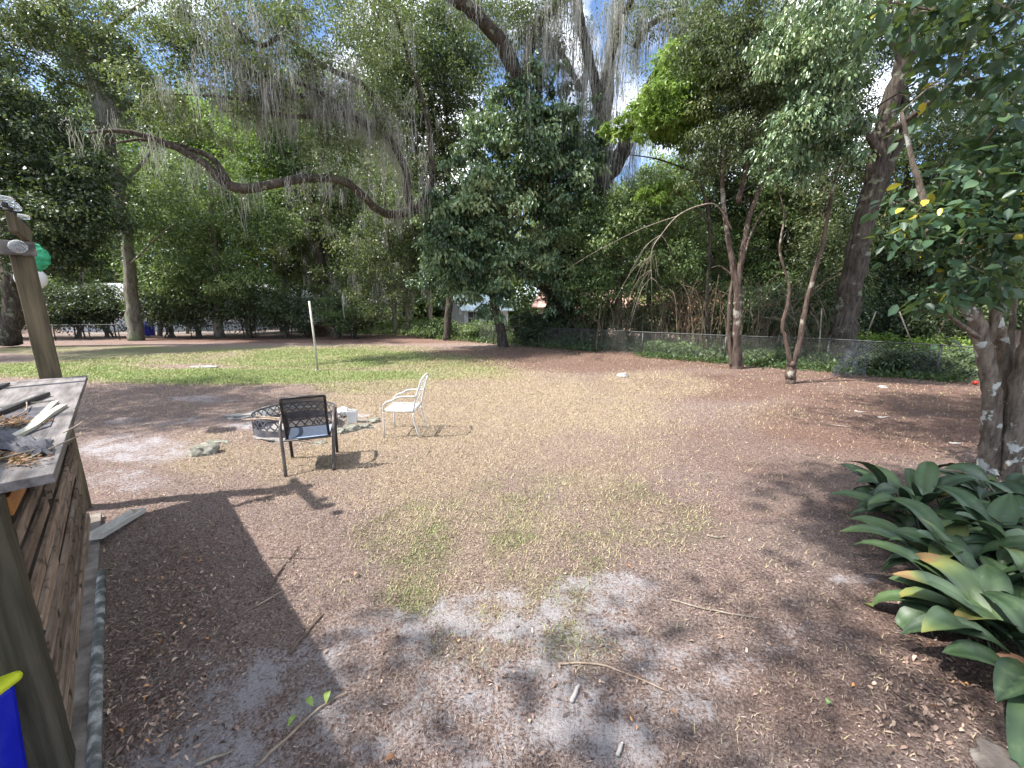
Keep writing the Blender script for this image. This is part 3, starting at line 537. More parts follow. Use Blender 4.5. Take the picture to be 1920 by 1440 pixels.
bgtree('dark tree behind the big leaning trunk on the right', 1700, 640, 19, [(1700, 420, 0, 80, 70, 2.5, 60, 95), (1760, 300, 0, 80, 50, 2.5, 34, 90), (1640, 520, 0, 70, 50, 2, 34, 90), (1800, 450, 0, 90, 70, 2.5, 60, 95), (1880, 300, 0, 80, 80, 2.5, 30, 90), (1760, 540, 0, 80, 40, 2, 34, 90)], 'darkleaf', 84, 'bark_dark', r=.22, leaf=.16, group=BR)
bgtree('olive tree behind the twin-stemmed small tree', 1545, 650, 18, [(1560, 540, 0, 60, 50, 1.8, 34, 90), (1540, 450, 0, 60, 60, 2, 40, 90), (1480, 570, 0, 70, 45, 1.8, 36, 90), (1580, 350, 0, 60, 70, 2, 34, 90)], 'oliveleaf', 85, 'bark_dark', r=.12, leaf=.13, group=BR)
# thin-stemmed trees filling the wall of woodland
rq = random.Random(12)
for i, (x, yb, Y, top, w, lf, desc) in enumerate([(352, 628, 31, 300, 45, 'midleaf', 'slim tree between the tall grey trunk and the forked tree'), (475, 626, 33, 210, 60, 'limeleaf', 'slim lime-green tree just right of the forked tree'), (530, 622, 32, 190, 60, 'midleaf', 'slim tree behind the brush pile, left stem'), (560, 615, 36, 130, 70, 'limeleaf', 'tall slim tree behind the brush pile, right stem'),
        (655, 618, 34, 240, 60, 'midleaf', 'slim tree right behind the palmetto'), (705, 615, 38, 150, 70, 'limeleaf', 'tall slim tree in front of the grey-blue house, left'), (765, 622, 31, 330, 45, 'oliveleaf', 'slim olive tree at the right end of the grey-blue house'), (808, 628, 30, 380, 40, 'midleaf', 'slim tree left of the small white building'),
        (150, 635, 34, 240, 60, 'midleaf', 'slim tree behind the white house roof, left part'), (215, 610, 40, 150, 70, 'limeleaf', 'tall sunlit tree behind the white house roof'), (60, 600, 40, 200, 70, 'midleaf', 'slim tree behind the white house, far left'),
        (1215, 640, 24, 330, 50, 'midleaf', 'slim tree behind the olive cane clump'), (1280, 640, 26, 300, 50, 'limeleaf', 'slim light green tree behind the dry thicket'), (1345, 645, 23, 280, 50, 'oliveleaf', 'slim olive tree just left of the red-barked tree'), (1420, 650, 21, 260, 50, 'midleaf', 'slim tree just right of the red-barked tree'), (1530, 655, 20, 200, 55, 'oliveleaf', 'slim tree directly left of the thick leaning trunk'), (1660, 660, 19, 240, 60, 'midleaf', 'slim tree directly right of the thick leaning trunk'), (1790, 670, 18, 200, 60, 'oliveleaf', 'slim tree behind the lichen-covered stems, left'), (1880, 680, 17, 160, 70, 'midleaf', 'slim tree behind the lichen-covered stems, right')]):
    cr_ = []
    y = top+20
    while y < yb-90:
        cr_.append((x+rq.uniform(-w*.5, w*.5), y, rq.uniform(-1, 1), w*rq.uniform(.7, 1.1), rq.uniform(35, 55), 2.4, rq.randint(20, 30), 80)); y += rq.uniform(50, 70)
    bgtree(desc, x, yb, Y, cr_, lf, 500+i, rq.choice(['bark_grey', 'bark_dark', 'bark_pale']), r=rq.uniform(.09, .16)*Y/28, leaf=.0068*Y, lean=rq.uniform(-30, 30), top=top, group='slim trees in the woodland edge', name='slim_tree', mossy=0 if i % 3 else 50)
# --- right side named trunks
Yi = G(1380, 690).y
tree('crape_myrtle', 'slender red-barked tree forking into pale upright limbs, just in front of the chain-link fence',
     [([(1380, 694, Yi), (1379, 640, Yi), (1380, 590, Yi), (1382, 545, Yi), (1372, 490, Yi), (1358, 400, Yi), (1354, 330, Yi), (1362, 240, Yi), (1380, 140, Yi)], [.24, .16, .15, .14, .085, .07, .06, .05, .03]),
      ([(1381, 560, Yi), (1392, 470, Yi-.1), (1410, 390, Yi-.2), (1440, 320, Yi-.3), (1462, 270, Yi-.4)], [.1, .08, .065, .05, .02]), ([(1384, 530, Yi), (1404, 450, Yi-.2), (1430, 395, Yi-.3)], [.05, .04, .02]),
      ([(1372, 686, Yi-.05), (1366, 620, Yi-.05), (1368, 560, Yi-.05), (1375, 520, Yi)], [.08, .06, .055, .05]), ([(1376, 520, Yi), (1352, 500, Yi), (1334, 502, Yi-.1)], [.035, .025, .01]), ([(1385, 380, Yi), (1400, 300, Yi), (1395, 220, Yi)], [.09, .07, .03])],
     [Q(1390, 160, Yi-.3, 85, 70, 1.6, 80, 90), Q(1460, 120, Yi-.6, 80, 70, 1.6, 75, 90), Q(1340, 60, Yi-.3, 70, 60, 1.6, 46, 90), Q(1430, 30, Yi-.5, 110, 50, 1.8, 70, 90), Q(1340, 280, Yi, 60, 50, 1.2, 34, 80), Q(1440, 230, Yi-.3, 60, 50, 1.4, 40, 85)],
     'oliveleaf', .115, 91, 'bark_red', k=10, clump=.14, asp=.36, droop=1.0)
Yj = G(1482, 718).y
tree('forked_tree', 'small tree forking into a low V above a rough dark base, at right',
     [([(1482, 720, Yj), (1484, 700, Yj), (1486, 680, Yj)], [.13, .125, .12]), ([(1484, 690, Yj), (1474, 640, Yj), (1467, 612, Yj), (1476, 575, Yj), (1479, 535, Yj), (1462, 470, Yj), (1470, 400, Yj), (1450, 330, Yj)], [.08, .06, .05, .05, .04, .03, .02, .01]),
      ([(1487, 688, Yj), (1500, 640, Yj-.05), (1512, 570, Yj-.1), (1530, 505, Yj-.2), (1548, 430, Yj-.3), (1565, 340, Yj-.4), (1600, 250, Yj-.5)], [.085, .07, .06, .055, .045, .035, .02])],
     [Q(1545, 200, Yj-.6, 60, 60, 1.0, 50, 60), Q(1490, 260, Yj-.4, 50, 60, 1.0, 36, 60), Q(1570, 290, Yj-.6, 36, 50, .8, 16, 50), Q(1520, 80, Yj-.6, 80, 60, 1.2, 60, 60)],
     'glossleaf', .12, 101, 'bark_red', k=10, clump=.15, asp=.42, droop=1.1, fine=True)
Yk = 14.6
tree('big_trunk_tree', 'thick dark rugged trunk leaning right behind the fence, with two stems above',
     [([(1572, 700, Yk), (1580, 640, Yk), (1592, 560, Yk), (1606, 480, Yk), (1626, 390, Yk), (1650, 280, Yk-.2), (1672, 190, Yk-.4), (1700, 100, Yk-.6), (1725, -40, Yk-1)], [.52, .42, .36, .34, .32, .28, .26, .23, .18]),
      ([(1636, 400, Yk), (1664, 320, Yk-.2), (1695, 240, Yk-.4), (1690, 120, Yk-.6), (1660, -10, Yk-.8)], [.16, .14, .12, .1, .08]), ([(1660, 250, Yk-.4), (1720, 210, Yk-1), (1790, 150, Yk-2)], [.12, .08, .04]), ([(1650, 290, Yk-.4), (1600, 200, Yk-1), (1560, 90, Yk-2)], [.12, .08, .04])],
     [Q(1720, 40, Yk+1.6, 110, 70, 1.2, 60, 90), Q(1600, 60, Yk+1.4, 90, 80, 1.2, 60, 90), Q(1830, 90, Yk-1, 90, 70, 2, 36, 90), Q(1590, 180, Yk+1.4, 50, 60, 1.2, 30, 90), Q(1780, 190, Yk+1, 60, 60, 1.6, 20, 80), Q(1900, 190, Yk-1, 90, 70, 2, 24, 90), Q(1530, 150, Yk, 50, 60, 1.4, 36, 90)],
     'darkleaf', .12, 111, 'bark_dark', k=14, clump=.15, asp=.45)
# lime feathery branches of a tree right of the oak
Yl = 15.5
tree('lime_tree', 'bright lime-green feathery-leaved tree beside the big oak limb',
     [([(1330, 655, Yl+1.5), (1325, 560, Yl+1.5), (1330, 420, Yl+1), (1300, 300, Yl+.6), (1270, 200, Yl), (1250, 100, Yl)], [.07, .06, .05, .04, .03, .015]), ([(1320, 330, Yl+.5), (1240, 300, Yl), (1180, 290, Yl)], [.04, .03, .01]), ([(1330, 420, Yl+.8), (1300, 385, Yl), (1250, 350, Yl)], [.04, .03, .01])],
     [Q(1250, 200, Yl-1, 60, 45, .8, 50, 100), Q(1310, 160, Yl-1, 60, 60, .8, 50, 100), Q(1250, 200, Yl, 45, 40, .8, 50, 100), Q(1290, 130, Yl, 55, 45, .9, 60, 100), Q(1230, 230, Yl, 40, 30, .7, 34, 90), Q(1300, 240, Yl, 60, 40, .9, 46, 90), Q(1340, 80, Yl, 50, 40, .9, 30, 90), Q(1155, 245, Yl, 28, 16, .4, 12, 80), Q(1240, 360, Yl, 40, 20, .6, 20, 90), Q(1330, 190, Yl, 40, 50, .9, 30, 90)],
     'limeleaf', .15, 121, 'bark_dark', k=7, clump=.12, asp=.32, droop=.7)
# --- near multi-trunk tree on the right
Yn = G(1862, 888).y
t_, lpn = tree('lichen_tree', 'near multi-stemmed tree with white lichen patches on its grey trunks, at the right edge',
     [([(1852, 892, Yn), (1854, 830, Yn), (1858, 760, Yn), (1850, 690, Yn), (1836, 620, Yn), (1806, 565, Yn), (1770, 500, Yn-.1), (1745, 410, Yn-.2), (1715, 320, Yn-.2), (1690, 210, Yn-.2)], [.12, .095, .088, .084, .08, .06, .045, .036, .026, .014]),
      ([(1892, 905, Yn-.1), (1898, 830, Yn-.1), (1912, 740, Yn-.1), (1930, 660, Yn-.1), (1950, 560, Yn-.15), (1960, 380, Yn-.2)], [.12, .1, .095, .09, .08, .06]),
      ([(1876, 880, Yn+.1), (1884, 800, Yn+.1), (1886, 720, Yn+.1), (1882, 650, Yn+.1), (1866, 590, Yn+.05), (1880, 520, Yn), (1900, 420, Yn)], [.08, .075, .07, .06, .05, .035, .02]),
      ([(1845, 660, Yn), (1862, 610, Yn-.05), (1872, 560, Yn-.1), (1876, 480, Yn-.2)], [.06, .045, .035, .02]), ([(1905, 800, Yn+.2), (1900, 700, Yn+.2), (1896, 620, Yn+.2), (1905, 560, Yn+.2)], [.06, .05, .035, .02]),
      ([(1846, 640, Yn), (1790, 600, Yn-.2), (1760, 575, Yn-.4), (1720, 560, Yn-.5)], [.03, .02, .012, .006]), ([(1770, 500, Yn), (1745, 462, Yn-.2), (1740, 430, Yn-.3)], [.04, .03, .02])],
     [Q(1830, 470, Yn-.6, 70, 50, .6, 60, 9), Q(1760, 430, Yn-.3, 70, 50, .6, 60, 9), Q(1890, 400, Yn-.6, 60, 60, .6, 70, 9), Q(1800, 330, Yn-.2, 70, 45, .7, 44, 9), Q(1890, 250, Yn-.5, 60, 60, .6, 44, 9), Q(1860, 120, Yn-.3, 90, 70, .8, 70, 9), Q(1740, 550, Yn-.5, 60, 28, .3, 20, 7), Q(1860, 540, Yn-.5, 60, 28, .4, 26, 8), Q(1740, 40, Yn+.2, 60, 40, .6, 16, 8), Q(1800, 10, Yn-.3, 130, 40, .7, 60, 9), Q(1756, 640, Yn-.4, 18, 14, .12, 4, 4), Q(1690, 410, Yn+.3, 30, 40, .4, 8, 8)],
     'bigleaf', .135, 131, 'bark_lichen', k=14, clump=.2, asp=.6, droop=.35, fold=.12, den=.62, fine=True)
# overhanging leaves along the long cable, upper right (branch of the same kind, coming in from off frame)
# --- bare hanging branch
Yb = 11.5
t = thing('dead_branch', 'pale bare dead branch drooping in thin forked twigs left of the slender red-barked tree', 'branch', tuple(at(1300, 400, Yb)))
mb = MB(); limb(mb, [(1372, 430, Yi-.3), (1345, 386, Yb+.9), (1310, 386, Yb+.3), (1270, 405, Yb), (1240, 440, Yb), (1222, 470, Yb), (1221, 520, Yb)], [.015, .018, .017, .015, .012, .01, .006], 5, .05, 1)
rr = random.Random(4)
for i in range(16):
    s = rr.choice([(1222, 480), (1221, 505), (1240, 440), (1225, 470), (1221, 520)]); dx = rr.uniform(-75, 45); dy = rr.uniform(40, 110)
    limb(mb, [(*s, Yb), (s[0]+dx*.5, s[1]+dy*.3, Yb+rr.uniform(-.3, .3)), (s[0]+dx, s[1]+dy, Yb+rr.uniform(-.5, .5))], [.007, .005, .002], 3, .1, i)
limb(mb, [(1270, 405, Yb), (1200, 430, Yb+.2), (1120, 470, Yb+.4), (1070, 500, Yb+.5)], [.014, .01, .006, .003], 4, .1, 30)
mb.build('branch', M['bark_pale'], t, True)
# --- bamboo / cane clumps behind the fence
def canes(px, py, Y, n, w, hgt, seed, label, tilt=0, leafm='oliveleaf', leaves=40, nm='cane_clump'):
    c = G(px, py); c = at(px, py, Y); c.z = 0; t = thing(nm, label, 'shrub', tuple(c), 0, 'cane clumps behind the fence'); rg = random.Random(seed); mb = MB(); tips = []
    for i in range(n):
        x = c.x+rg.gauss(0, w*.35); y = c.y+rg.gauss(0, w*.3); h = hgt*rg.uniform(.45, 1.1); lx = rg.gauss(tilt, .35)*h*.6; ly = rg.gauss(0, .25)*h*.5
        pts = [(x, y, 0), (x+lx*.25, y+ly*.25, h*.4), (x+lx*.6, y+ly*.6, h*.75), (x+lx*1.15, y+ly*1.1, h*rg.uniform(.8, 1))]
        r = rg.uniform(.009, .02); mb.tube(smooth_path(pts, None, 3), r, 4, False); tips += pts[2:]
    mb.build('canes', M['cane'], t)
    if leaves:
        sp = [(p, (w*.22, w*.2, w*.2), 2, leaves//3) for p in tips[::2]]; crown('foliage', t, sp, M[leafm], .13, seed, limbs=None, clump=.8, asp=.25, droop=.9)
for i, (px, py, Y, n, w, h, tl, lf, lv, lab) in enumerate([(1300, 668, 18.5, 110, 1.7, 3.4, -.25, 'brownleaf', 12, 'brown dry cane thicket right of the pale post, fanning leftward'), (1160, 655, 20, 70, 1.6, 3.0, .1, 'oliveleaf', 34, 'dark green cane clump nearest to the big oak trunk'),
        (1240, 662, 19.5, 70, 1.5, 3.2, .15, 'oliveleaf', 34, 'olive cane clump between the dark one and the dry thicket'), (1430, 680, 17, 70, 1.6, 3.6, .3, 'darkleaf', 30, 'cane clump arching right behind the slender red-barked tree'), (1090, 652, 21.5, 40, 1.4, 2.4, -.1, 'oliveleaf', 30, 'low cane clump beside the oak trunk base'),
        (1520, 686, 15.6, 40, 1.1, 2.6, -.1, 'darkleaf', 30, 'small dark cane clump between the forked tree and the big trunk')]):
    canes(px, py, Y, n, w, h, 200+i, lab, tl, lf, lv)
# --- hedge shrubs along the left and middle fence
def shrub(label, px, py, Y, w, h, leafm, seed, nc=40, nl=80, leaf=.13, group='shrubs along the fence', stems=7):
    c = at(px, py, Y); c.z = 0; t = thing('shrub', label, 'shrub', tuple(c), 0, group); rg = random.Random(seed); mb = MB(); lp = []
    for i in range(stems):
        a = rg.uniform(0, 6.28); e = w*rg.uniform(.2, .8); pts = [(c.x+rg.gauss(0, .12), c.y+rg.gauss(0, .12), 0), (c.x+math.cos(a)*e*.35, c.y+math.sin(a)*e*.3, h*.45), (c.x+math.cos(a)*e, c.y+math.sin(a)*e*.7, h*rg.uniform(.65, .95))]
        P, rr_ = smooth_path(pts, [.05, .035, .015], 4, .3, seed+i); mb.tube(P, rr_, 5, False); lp += P[3:]
    mb.build('stems', M['bark_dark'], t)
    crown('foliage', t, [((c.x, c.y, h*.63), (w, w*.7, h*.42), nc, nl)], M[leafm], leaf, seed, limbs=lp, twigmat=M['bark_dark'], clump=.17)
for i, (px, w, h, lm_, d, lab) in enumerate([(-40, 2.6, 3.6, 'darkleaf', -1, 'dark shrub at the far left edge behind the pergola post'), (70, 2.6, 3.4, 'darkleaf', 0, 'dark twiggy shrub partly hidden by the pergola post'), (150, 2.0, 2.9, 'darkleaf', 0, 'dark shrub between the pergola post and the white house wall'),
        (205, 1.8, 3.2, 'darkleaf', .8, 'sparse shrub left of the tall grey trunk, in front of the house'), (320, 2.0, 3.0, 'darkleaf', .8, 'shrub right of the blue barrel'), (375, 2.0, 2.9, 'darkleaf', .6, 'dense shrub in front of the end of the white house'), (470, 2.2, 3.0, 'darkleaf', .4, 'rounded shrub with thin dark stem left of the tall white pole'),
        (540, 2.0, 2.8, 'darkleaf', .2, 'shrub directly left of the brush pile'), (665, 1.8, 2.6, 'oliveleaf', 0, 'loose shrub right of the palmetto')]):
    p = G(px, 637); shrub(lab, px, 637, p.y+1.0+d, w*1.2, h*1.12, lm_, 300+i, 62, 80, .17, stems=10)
for i, (px, py, Y, w, h, lm_, lab) in enumerate([(905, 640, 25, 1.5, 1.3, 'midleaf', 'low green shrub in front of the small white building'), (820, 634, 27, 1.7, 1.3, 'midleaf', 'low vine-covered shrub left of the leaning tree'), (990, 652, 21.4, 1.1, 1.8, 'darkleaf', 'dark shrub between the leaning tree and the oak trunk'), (1090, 655, 21.6, 1.2, 1.5, 'darkleaf', 'dark shrub right of the oak trunk base'),
        (1620, 690, 16, 1.2, 1.1, 'limeleaf', 'sunlit yellow-green shrub right of the big leaning trunk'), (1740, 690, 15, 1.4, 1.0, 'limeleaf', 'sunlit yellow-green shrub behind the fence near the right end'), (1690, 640, 19, 1.6, 1.9, 'midleaf', 'green shrub behind the leaning black tarp'),
        (1700, 705, 12.6, .9, .75, 'darkleaf', 'low dark vine mound in front of the fence right of the tarp'), (1640, 698, 13.2, .7, .5, 'darkleaf', 'low dark vine mound just left of the tarp'), (1790, 712, 12.2, .8, .8, 'midleaf', 'low green shrub near the red ball'), (1440, 682, 15.2, .9, .5, 'midleaf', 'ground-hugging vine between the slender and forked trees'), (1250, 664, 18, 1.4, .5, 'midleaf', 'ground-hugging vine at the foot of the dry thicket'), (700, 620, 33, 2.0, 1.0, 'limeleaf', 'sunlit grassy shrub in front of the grey-blue house'), (770, 622, 32, 1.8, 1.1, 'limeleaf', 'sunlit shrub at the right end of the grey-blue house')]):
    shrub(lab, px, py, Y, w, h, lm_, 330+i, 34, 75, .11 if Y < 18 else .15, stems=4)
for i, (px, py, Y, w, h, lm_, lab) in enumerate([(1130, 650, 22.5, 1.5, 3.0, 'darkleaf', 'tall dark shrub behind the fence just right of the oak base'), (1205, 655, 21.5, 1.5, 2.6, 'oliveleaf', 'tall olive shrub behind the olive cane clump'), (1275, 655, 21, 1.5, 3.0, 'darkleaf', 'tall dark shrub behind the dry thicket'),
        (1345, 660, 19.5, 1.4, 3.2, 'midleaf', 'tall green shrub behind the slender red-barked tree, left side'), (1425, 665, 18.5, 1.4, 3.0, 'darkleaf', 'tall dark shrub behind the slender red-barked tree, right side'), (1500, 672, 17.3, 1.3, 2.7, 'oliveleaf', 'tall olive shrub behind the forked tree'), (1560, 680, 17, 1.3, 3.2, 'darkleaf', 'tall dark shrub directly behind the thick leaning trunk'), (1640, 688, 17.5, 1.4, 2.7, 'darkleaf', 'tall dark shrub right of the thick leaning trunk'), (1790, 690, 16, 1.6, 2.8, 'oliveleaf', 'tall olive shrub behind the right end of the fence')]):
    shrub(lab, px, py, Y, w, h, lm_, 360+i, 44, 75, .13, 'tall shrubs behind the right fence', 8)
# --- palmetto
p = G(630, 634); t = thing('palmetto', 'small fan palm with spreading green fronds at the fence, right of the brush pile', 'palm', (p.x, p.y+.3, 0)); mb = MB(); VV = []; rg = np.random.default_rng(9); sm = MB(); RR = []
sm.tube([(p.x, p.y+.3, 0), (p.x+.05, p.y+.3, .5)], [.3, .22], 8)
for i in range(22):
    a = rg.uniform(0, 6.28); el = rg.uniform(.25, 1.4); ln = rg.uniform(1.3, 2.3); b = np.array([p.x, p.y+.3, .4]); d = np.array([math.cos(a)*math.cos(el), math.sin(a)*math.cos(el), math.sin(el)]); e = b+d*ln
    sm.tube([b, (b+e)/2+np.array([0, 0, .08]), e], [.025, .018, .012], 4)
    side = np.cross(d, [0, 0, 1]); side /= np.linalg.norm(side); upv = np.cross(side, d)
    for j in range(26):
        f = (j/25-.5)*3.6; dd = d*math.cos(f)+side*math.sin(f)+upv*.12; L_ = rg.uniform(.75, 1.05)*(1-.2*abs(f)/1.8); s2 = np.cross(dd, upv); s2 /= np.linalg.norm(s2)+1e-6; tip = e+dd*L_; tip[2] -= .18*L_
        m_ = e+dd*L_*.5; VV += [e, m_+s2*.03, tip, m_-s2*.03]; RR += [rg.uniform(.2, .9)]*4
sm.build('stalks', M['bark_dark'], t); npmesh('fronds', np.array(VV), np.arange(len(VV)).reshape(-1, 4), M['glossleaf'], t, dict(rnd=np.array(RR)))
# --- brush pile
p = G(578, 632); t = thing('brush_pile', 'reddish heap of dead brush and leaves behind the tall white pole', 'brush pile', (p.x, p.y+1, 0)); mb = MB(); rg = random.Random(5)
for i in range(90):
    a = rg.uniform(0, 6.28); x = p.x+rg.gauss(0, .7); y = p.y+1+rg.gauss(0, .5); z = rg.uniform(.05, .9); l = rg.uniform(.4, 1.2); mb.tube([(x, y, z), (x+math.cos(a)*l*.5, y+math.sin(a)*l*.4, z+rg.uniform(-.1, .3)), (x+math.cos(a)*l, y+math.sin(a)*l*.8, max(.02, z+rg.uniform(-.5, .3)))], [.014, .011, .004], 4, False)
tag(mb.build('sticks', M['stick_dark'], t), kind='stuff'); crown('dead_leaves', t, [((p.x, p.y+1, .5), (1.2, .8, .5), 50, 40)], M['brownleaf'], .12, 5, limbs=None, clump=.2)
# --- far wood: beyond everything, reads as one mass
rg = np.random.default_rng(77); VV = []; RR = []
for (x0, x1, y0, y1, z0, z1, n, tn) in ((-80, -6, 44, 60, 0, 19, 190000, .55), (-14, 34, 44, 60, 0, 15, 120000, .55), (14, 60, 28, 44, 0, 10, 80000, .25), (24, 60, 13, 30, 0, 8, 60000, .25), (-80, -48, 18, 46, 0, 12, 50000, .3)):
    cl = np.stack([rg.uniform(x0, x1, 260), rg.uniform(y0, y1, 260), z0+(z1-z0)*rg.random(260)**1.5], -1); ti = rg.integers(0, 260, n); pos = cl[ti]+rg.normal(0, 1, (n, 3))*np.array([1.7, 1.5, 1.1]); pos[:, 2] = np.abs(pos[:, 2])
    dv = rg.normal(0, 1, (n, 3)); dv[:, 2] -= .6; dv /= np.linalg.norm(dv, axis=1)[:, None]; Ls = rg.uniform(.3, .6, n); VV.append(leaves_np(rg, pos, dv, Ls, Ls*.55)); RR.append(np.repeat(np.clip(tn+.25*rg.normal(0, 1, 260)[ti]+rg.normal(0, .15, n), 0, 1), 4))
V = np.concatenate(VV); o = npmesh('far_woodland', V, np.arange(len(V)).reshape(-1, 4), M['midleaf'], None, dict(rnd=np.concatenate(RR))); tag(o, 'mass of far woodland foliage behind the neighbouring gardens', None, None, 'stuff')
# undergrowth strip behind the fence
rg = np.random.default_rng(78); VV = []; RR = []
def strip(pxs, n, d0, d1, h, tone):
    for _ in range(n):
        px, py = pxs[0]+(pxs[1]-pxs[0])*rg.random(), 0; f = (px-pxs[0])/(pxs[1]-pxs[0]); py = pxs[2]+(pxs[3]-pxs[2])*f; p = G(px, py); y = p.y+rg.uniform(d0, d1); x = p.x*y/p.y
        m = 16; pos = np.array([x, y, 0])+rg.normal(0, 1, (m, 3))*np.array([.22, .22, 0]); pos[:, 2] = np.abs(rg.normal(0, h*.45, m)); dv = rg.normal(0, .6, (m, 3)); dv[:, 2] += .3; dv /= np.linalg.norm(dv, axis=1)[:, None]
        Ls = rg.uniform(.06, .13, m)*(1+y*.02); VV.append(leaves_np(rg, pos, dv, Ls, Ls*.5)); RR.append(np.repeat(np.clip(tone+rg.normal(0, .2, m), 0, 1), 4))
strip((800, 1200, 632, 664), 700, .3, 2.5, .7, .2); strip((1200, 1960, 664, 728), 1300, .3, 3.5, .55, .28); strip((640, 860, 627, 634), 500, .5, 5, .5, .6); strip((1200, 1800, 668, 714), 300, -.25, .3, .2, .08); strip((820, 1120, 636, 658), 160, -.2, .3, .3, .3)
V = np.concatenate(VV); o = npmesh('undergrowth', V, np.arange(len(V)).reshape(-1, 4), M['midleaf'], None, dict(rnd=np.concatenate(RR))); tag(o, 'leafy ground cover growing along and behind the chain-link fence', None, None, 'stuff')
# --- unseen trees added outside the frame, their crowns placed to shade the yard
def shade(label, x, y, spec, seed, group='trees standing outside the frame'):
    t = thing('shade_tree', label, 'tree', (x, y, 0), 0, group); mb = MB(); c = spec[0][0]; P, rr_ = smooth_path([(x, y, 0), (x+.1, y, 3), ((x+c[0])/2, (y+c[1])/2, 6), c], [.35, .3, .2, .08], 5, .2, seed); mb.tube(P, rr_, 10); mb.build('trunk', M['bark_grey'], t, True)
    crown('crown', t, spec, M['midleaf'], .17, seed, limbs=P[8:], twigmat=M['bark_grey'], clump=.16)
shade('off-frame shade tree left of the bar', -17, 6, [((-13.2, 6.6, 9), (2.6, 1.6, 1.2), 34, 110), ((-16, 8, 10), (3, 2, 2), 40, 100)], 401)
shade('off-frame shade tree beyond the left edge', -36, 21, [((-33, 17.5, 9), (5, 2.2, 2), 46, 110), ((-27, 14.5, 10.5), (4, 1.3, 1.6), 28, 110), ((-38, 20, 8), (4, 3, 3), 30, 100)], 402)
shade('off-frame shade tree behind the camera', -7, -3, [((-4.6, -.2, 8), (3.0, 1.5, 1.3), 16, 70), ((-1.2, -.6, 8.3), (2.6, 1.1, 1.2), 5, 70), ((-7.5, -2, 8), (3, 3, 2), 40, 90)], 403)
shade('off-frame shade tree leaning over the right side of the yard', 13, 1.5, [((1.4, 5.4, 11.5), (3.2, 2.2, 1.2), 44, 110), ((4.6, 5.2, 11), (3, 2.6, 1.4), 56, 110), ((8.4, 5, 10), (3, 2.6, 1.6), 44, 100), ((3, 1.8, 9.5), (3, 1.4, 1.2), 20, 100), ((-1.3, 2.0, 9.6), (2.4, 1.4, 1.1), 46, 110)], 404)
# ================================================================== FENCES
def chainlink(name, label, base_px, post_px, H=1.03, mesh_from=None, step=.095):
    """base_px: pixel points along the foot; posts at interpolated x"""
    P = [G(*q) for q in base_px]; t = thing(name, label, 'fence', (P[0].x, P[0].y, 0))
    xsx = [q[0] for q in base_px]
    def pos(px):
        ys_ = np.interp(px, xsx, [q[1] for q in base_px]); p = G(px, float(ys_)); return p
    L_ = [0]
    for a, b in zip(P, P[1:]): L_.append(L_[-1]+(b-a).length)
    def along(s):
        return Vector((np.interp(s, L_, [p.x for p in P]), np.interp(s, L_, [p.y for p in P]), 0))
    rail = MB(); rail.tube([p+Vector((0, 0, H)) for p in P], .02, 8); rail.build('top_rail', M['galv'], t, True)
    for px in post_px:
        p = pos(px); mb = MB(); mb.tube([p-Vector((0, 0, .1)), p+Vector((0, 0, H-.02))], .03, 8); mb.tube([p+Vector((0, 0, H-.02)), p+Vector((0, 0, H+.02)), p+Vector((0, 0, H+.05))], [.035, .035, .01], 8); mb.build('post', M['galv'], t, True)
    VV = []; FF = []; n = int(L_[-1]/step); r = .0042; k = 0
    for i in range(-10, n):
        for sgn in (1, -1):
            s0 = i*step; s1 = s0+H*.95
            if sgn < 0: s0, s1 = s1, s0
            lo, hi = min(s0, s1), max(s0, s1)
            if lo < 0 or hi > L_[-1]: continue
            a = along(s0); b = along(s1); a.z = .02; b.z = H-.01; off = .003*sgn
            for d_ in ((0, 0, r), (0, r, 0)):
                dv = Vector(d_); o2 = Vector((0, off, 0)); VV += [a-dv+o2, a+dv+o2, b+dv+o2, b-dv+o2]; FF.append((k, k+1, k+2, k+3)); k += 4
    npmesh('wire_mesh', np.array([tuple(v) for v in VV]), np.array(FF), M['wire'], t)
    return pos
FB = [(742, 628), (860, 635), (925, 645), (1090, 656), (1203, 666), (1357, 678), (1547, 690), (1765, 712), (1900, 727), (2050, 745)]
chainlink('chain_link_fence', 'grey chain-link fence with round top rail running along the middle and right of the yard', FB, [742, 820, 925, 1000, 1090, 1203, 1357, 1547, 1752, 1960])
chainlink('chain_link_fence', 'thin chain-link fence across the far left of the yard before the white house', [(-120, 645), (120, 639), (480, 633), (742, 628)], [-100, 105, 170, 225, 360, 480, 600], .98, step=.13)
# privacy fence, right edge
a = Vector((9.6, 7.6, 0)); a = G(1838, 770); dirv = Vector((.55, -.84, 0)).normalized()
t = thing('privacy_fence', 'brown wooden privacy fence behind the near lichen-covered tree', 'fence', tuple(a)); t0 = a
for i in range(22):
    p = a+dirv*(i*.145+.0); mb = MB(); Mx = Matrix.Translation(p) @ Matrix.Rotation(math.atan2(dirv.y, dirv.x), 4, 'Z'); h = 1.72+random.Random(i).uniform(-.01, .01)
    mb.add([Mx @ Vector(v) for v in ((0, 0, 0), (.138, 0, 0), (.138, 0, h-.03), (.11, 0, h), (.028, 0, h), (0, 0, h-.03), (0, .018, 0), (.138, .018, 0), (.138, .018, h-.03), (.11, .018, h), (.028, .018, h), (0, .018, h-.03))],
           [(0, 1, 2, 3, 4, 5), (11, 10, 9, 8, 7, 6), (0, 6, 7, 1), (1, 7, 8, 2), (2, 8, 9, 3), (3, 9, 10, 4), (4, 10, 11, 5), (5, 11, 6, 0)]); mb.build('picket', M['fencewood'], t)
mb = MB(); Mx = Matrix.Translation(a) @ Matrix.Rotation(math.atan2(dirv.y, dirv.x), 4, 'Z')
for z in (.35, 1.4): mb.box(0, 3.2, -.045, -.003, z, z+.09, M=Mx)
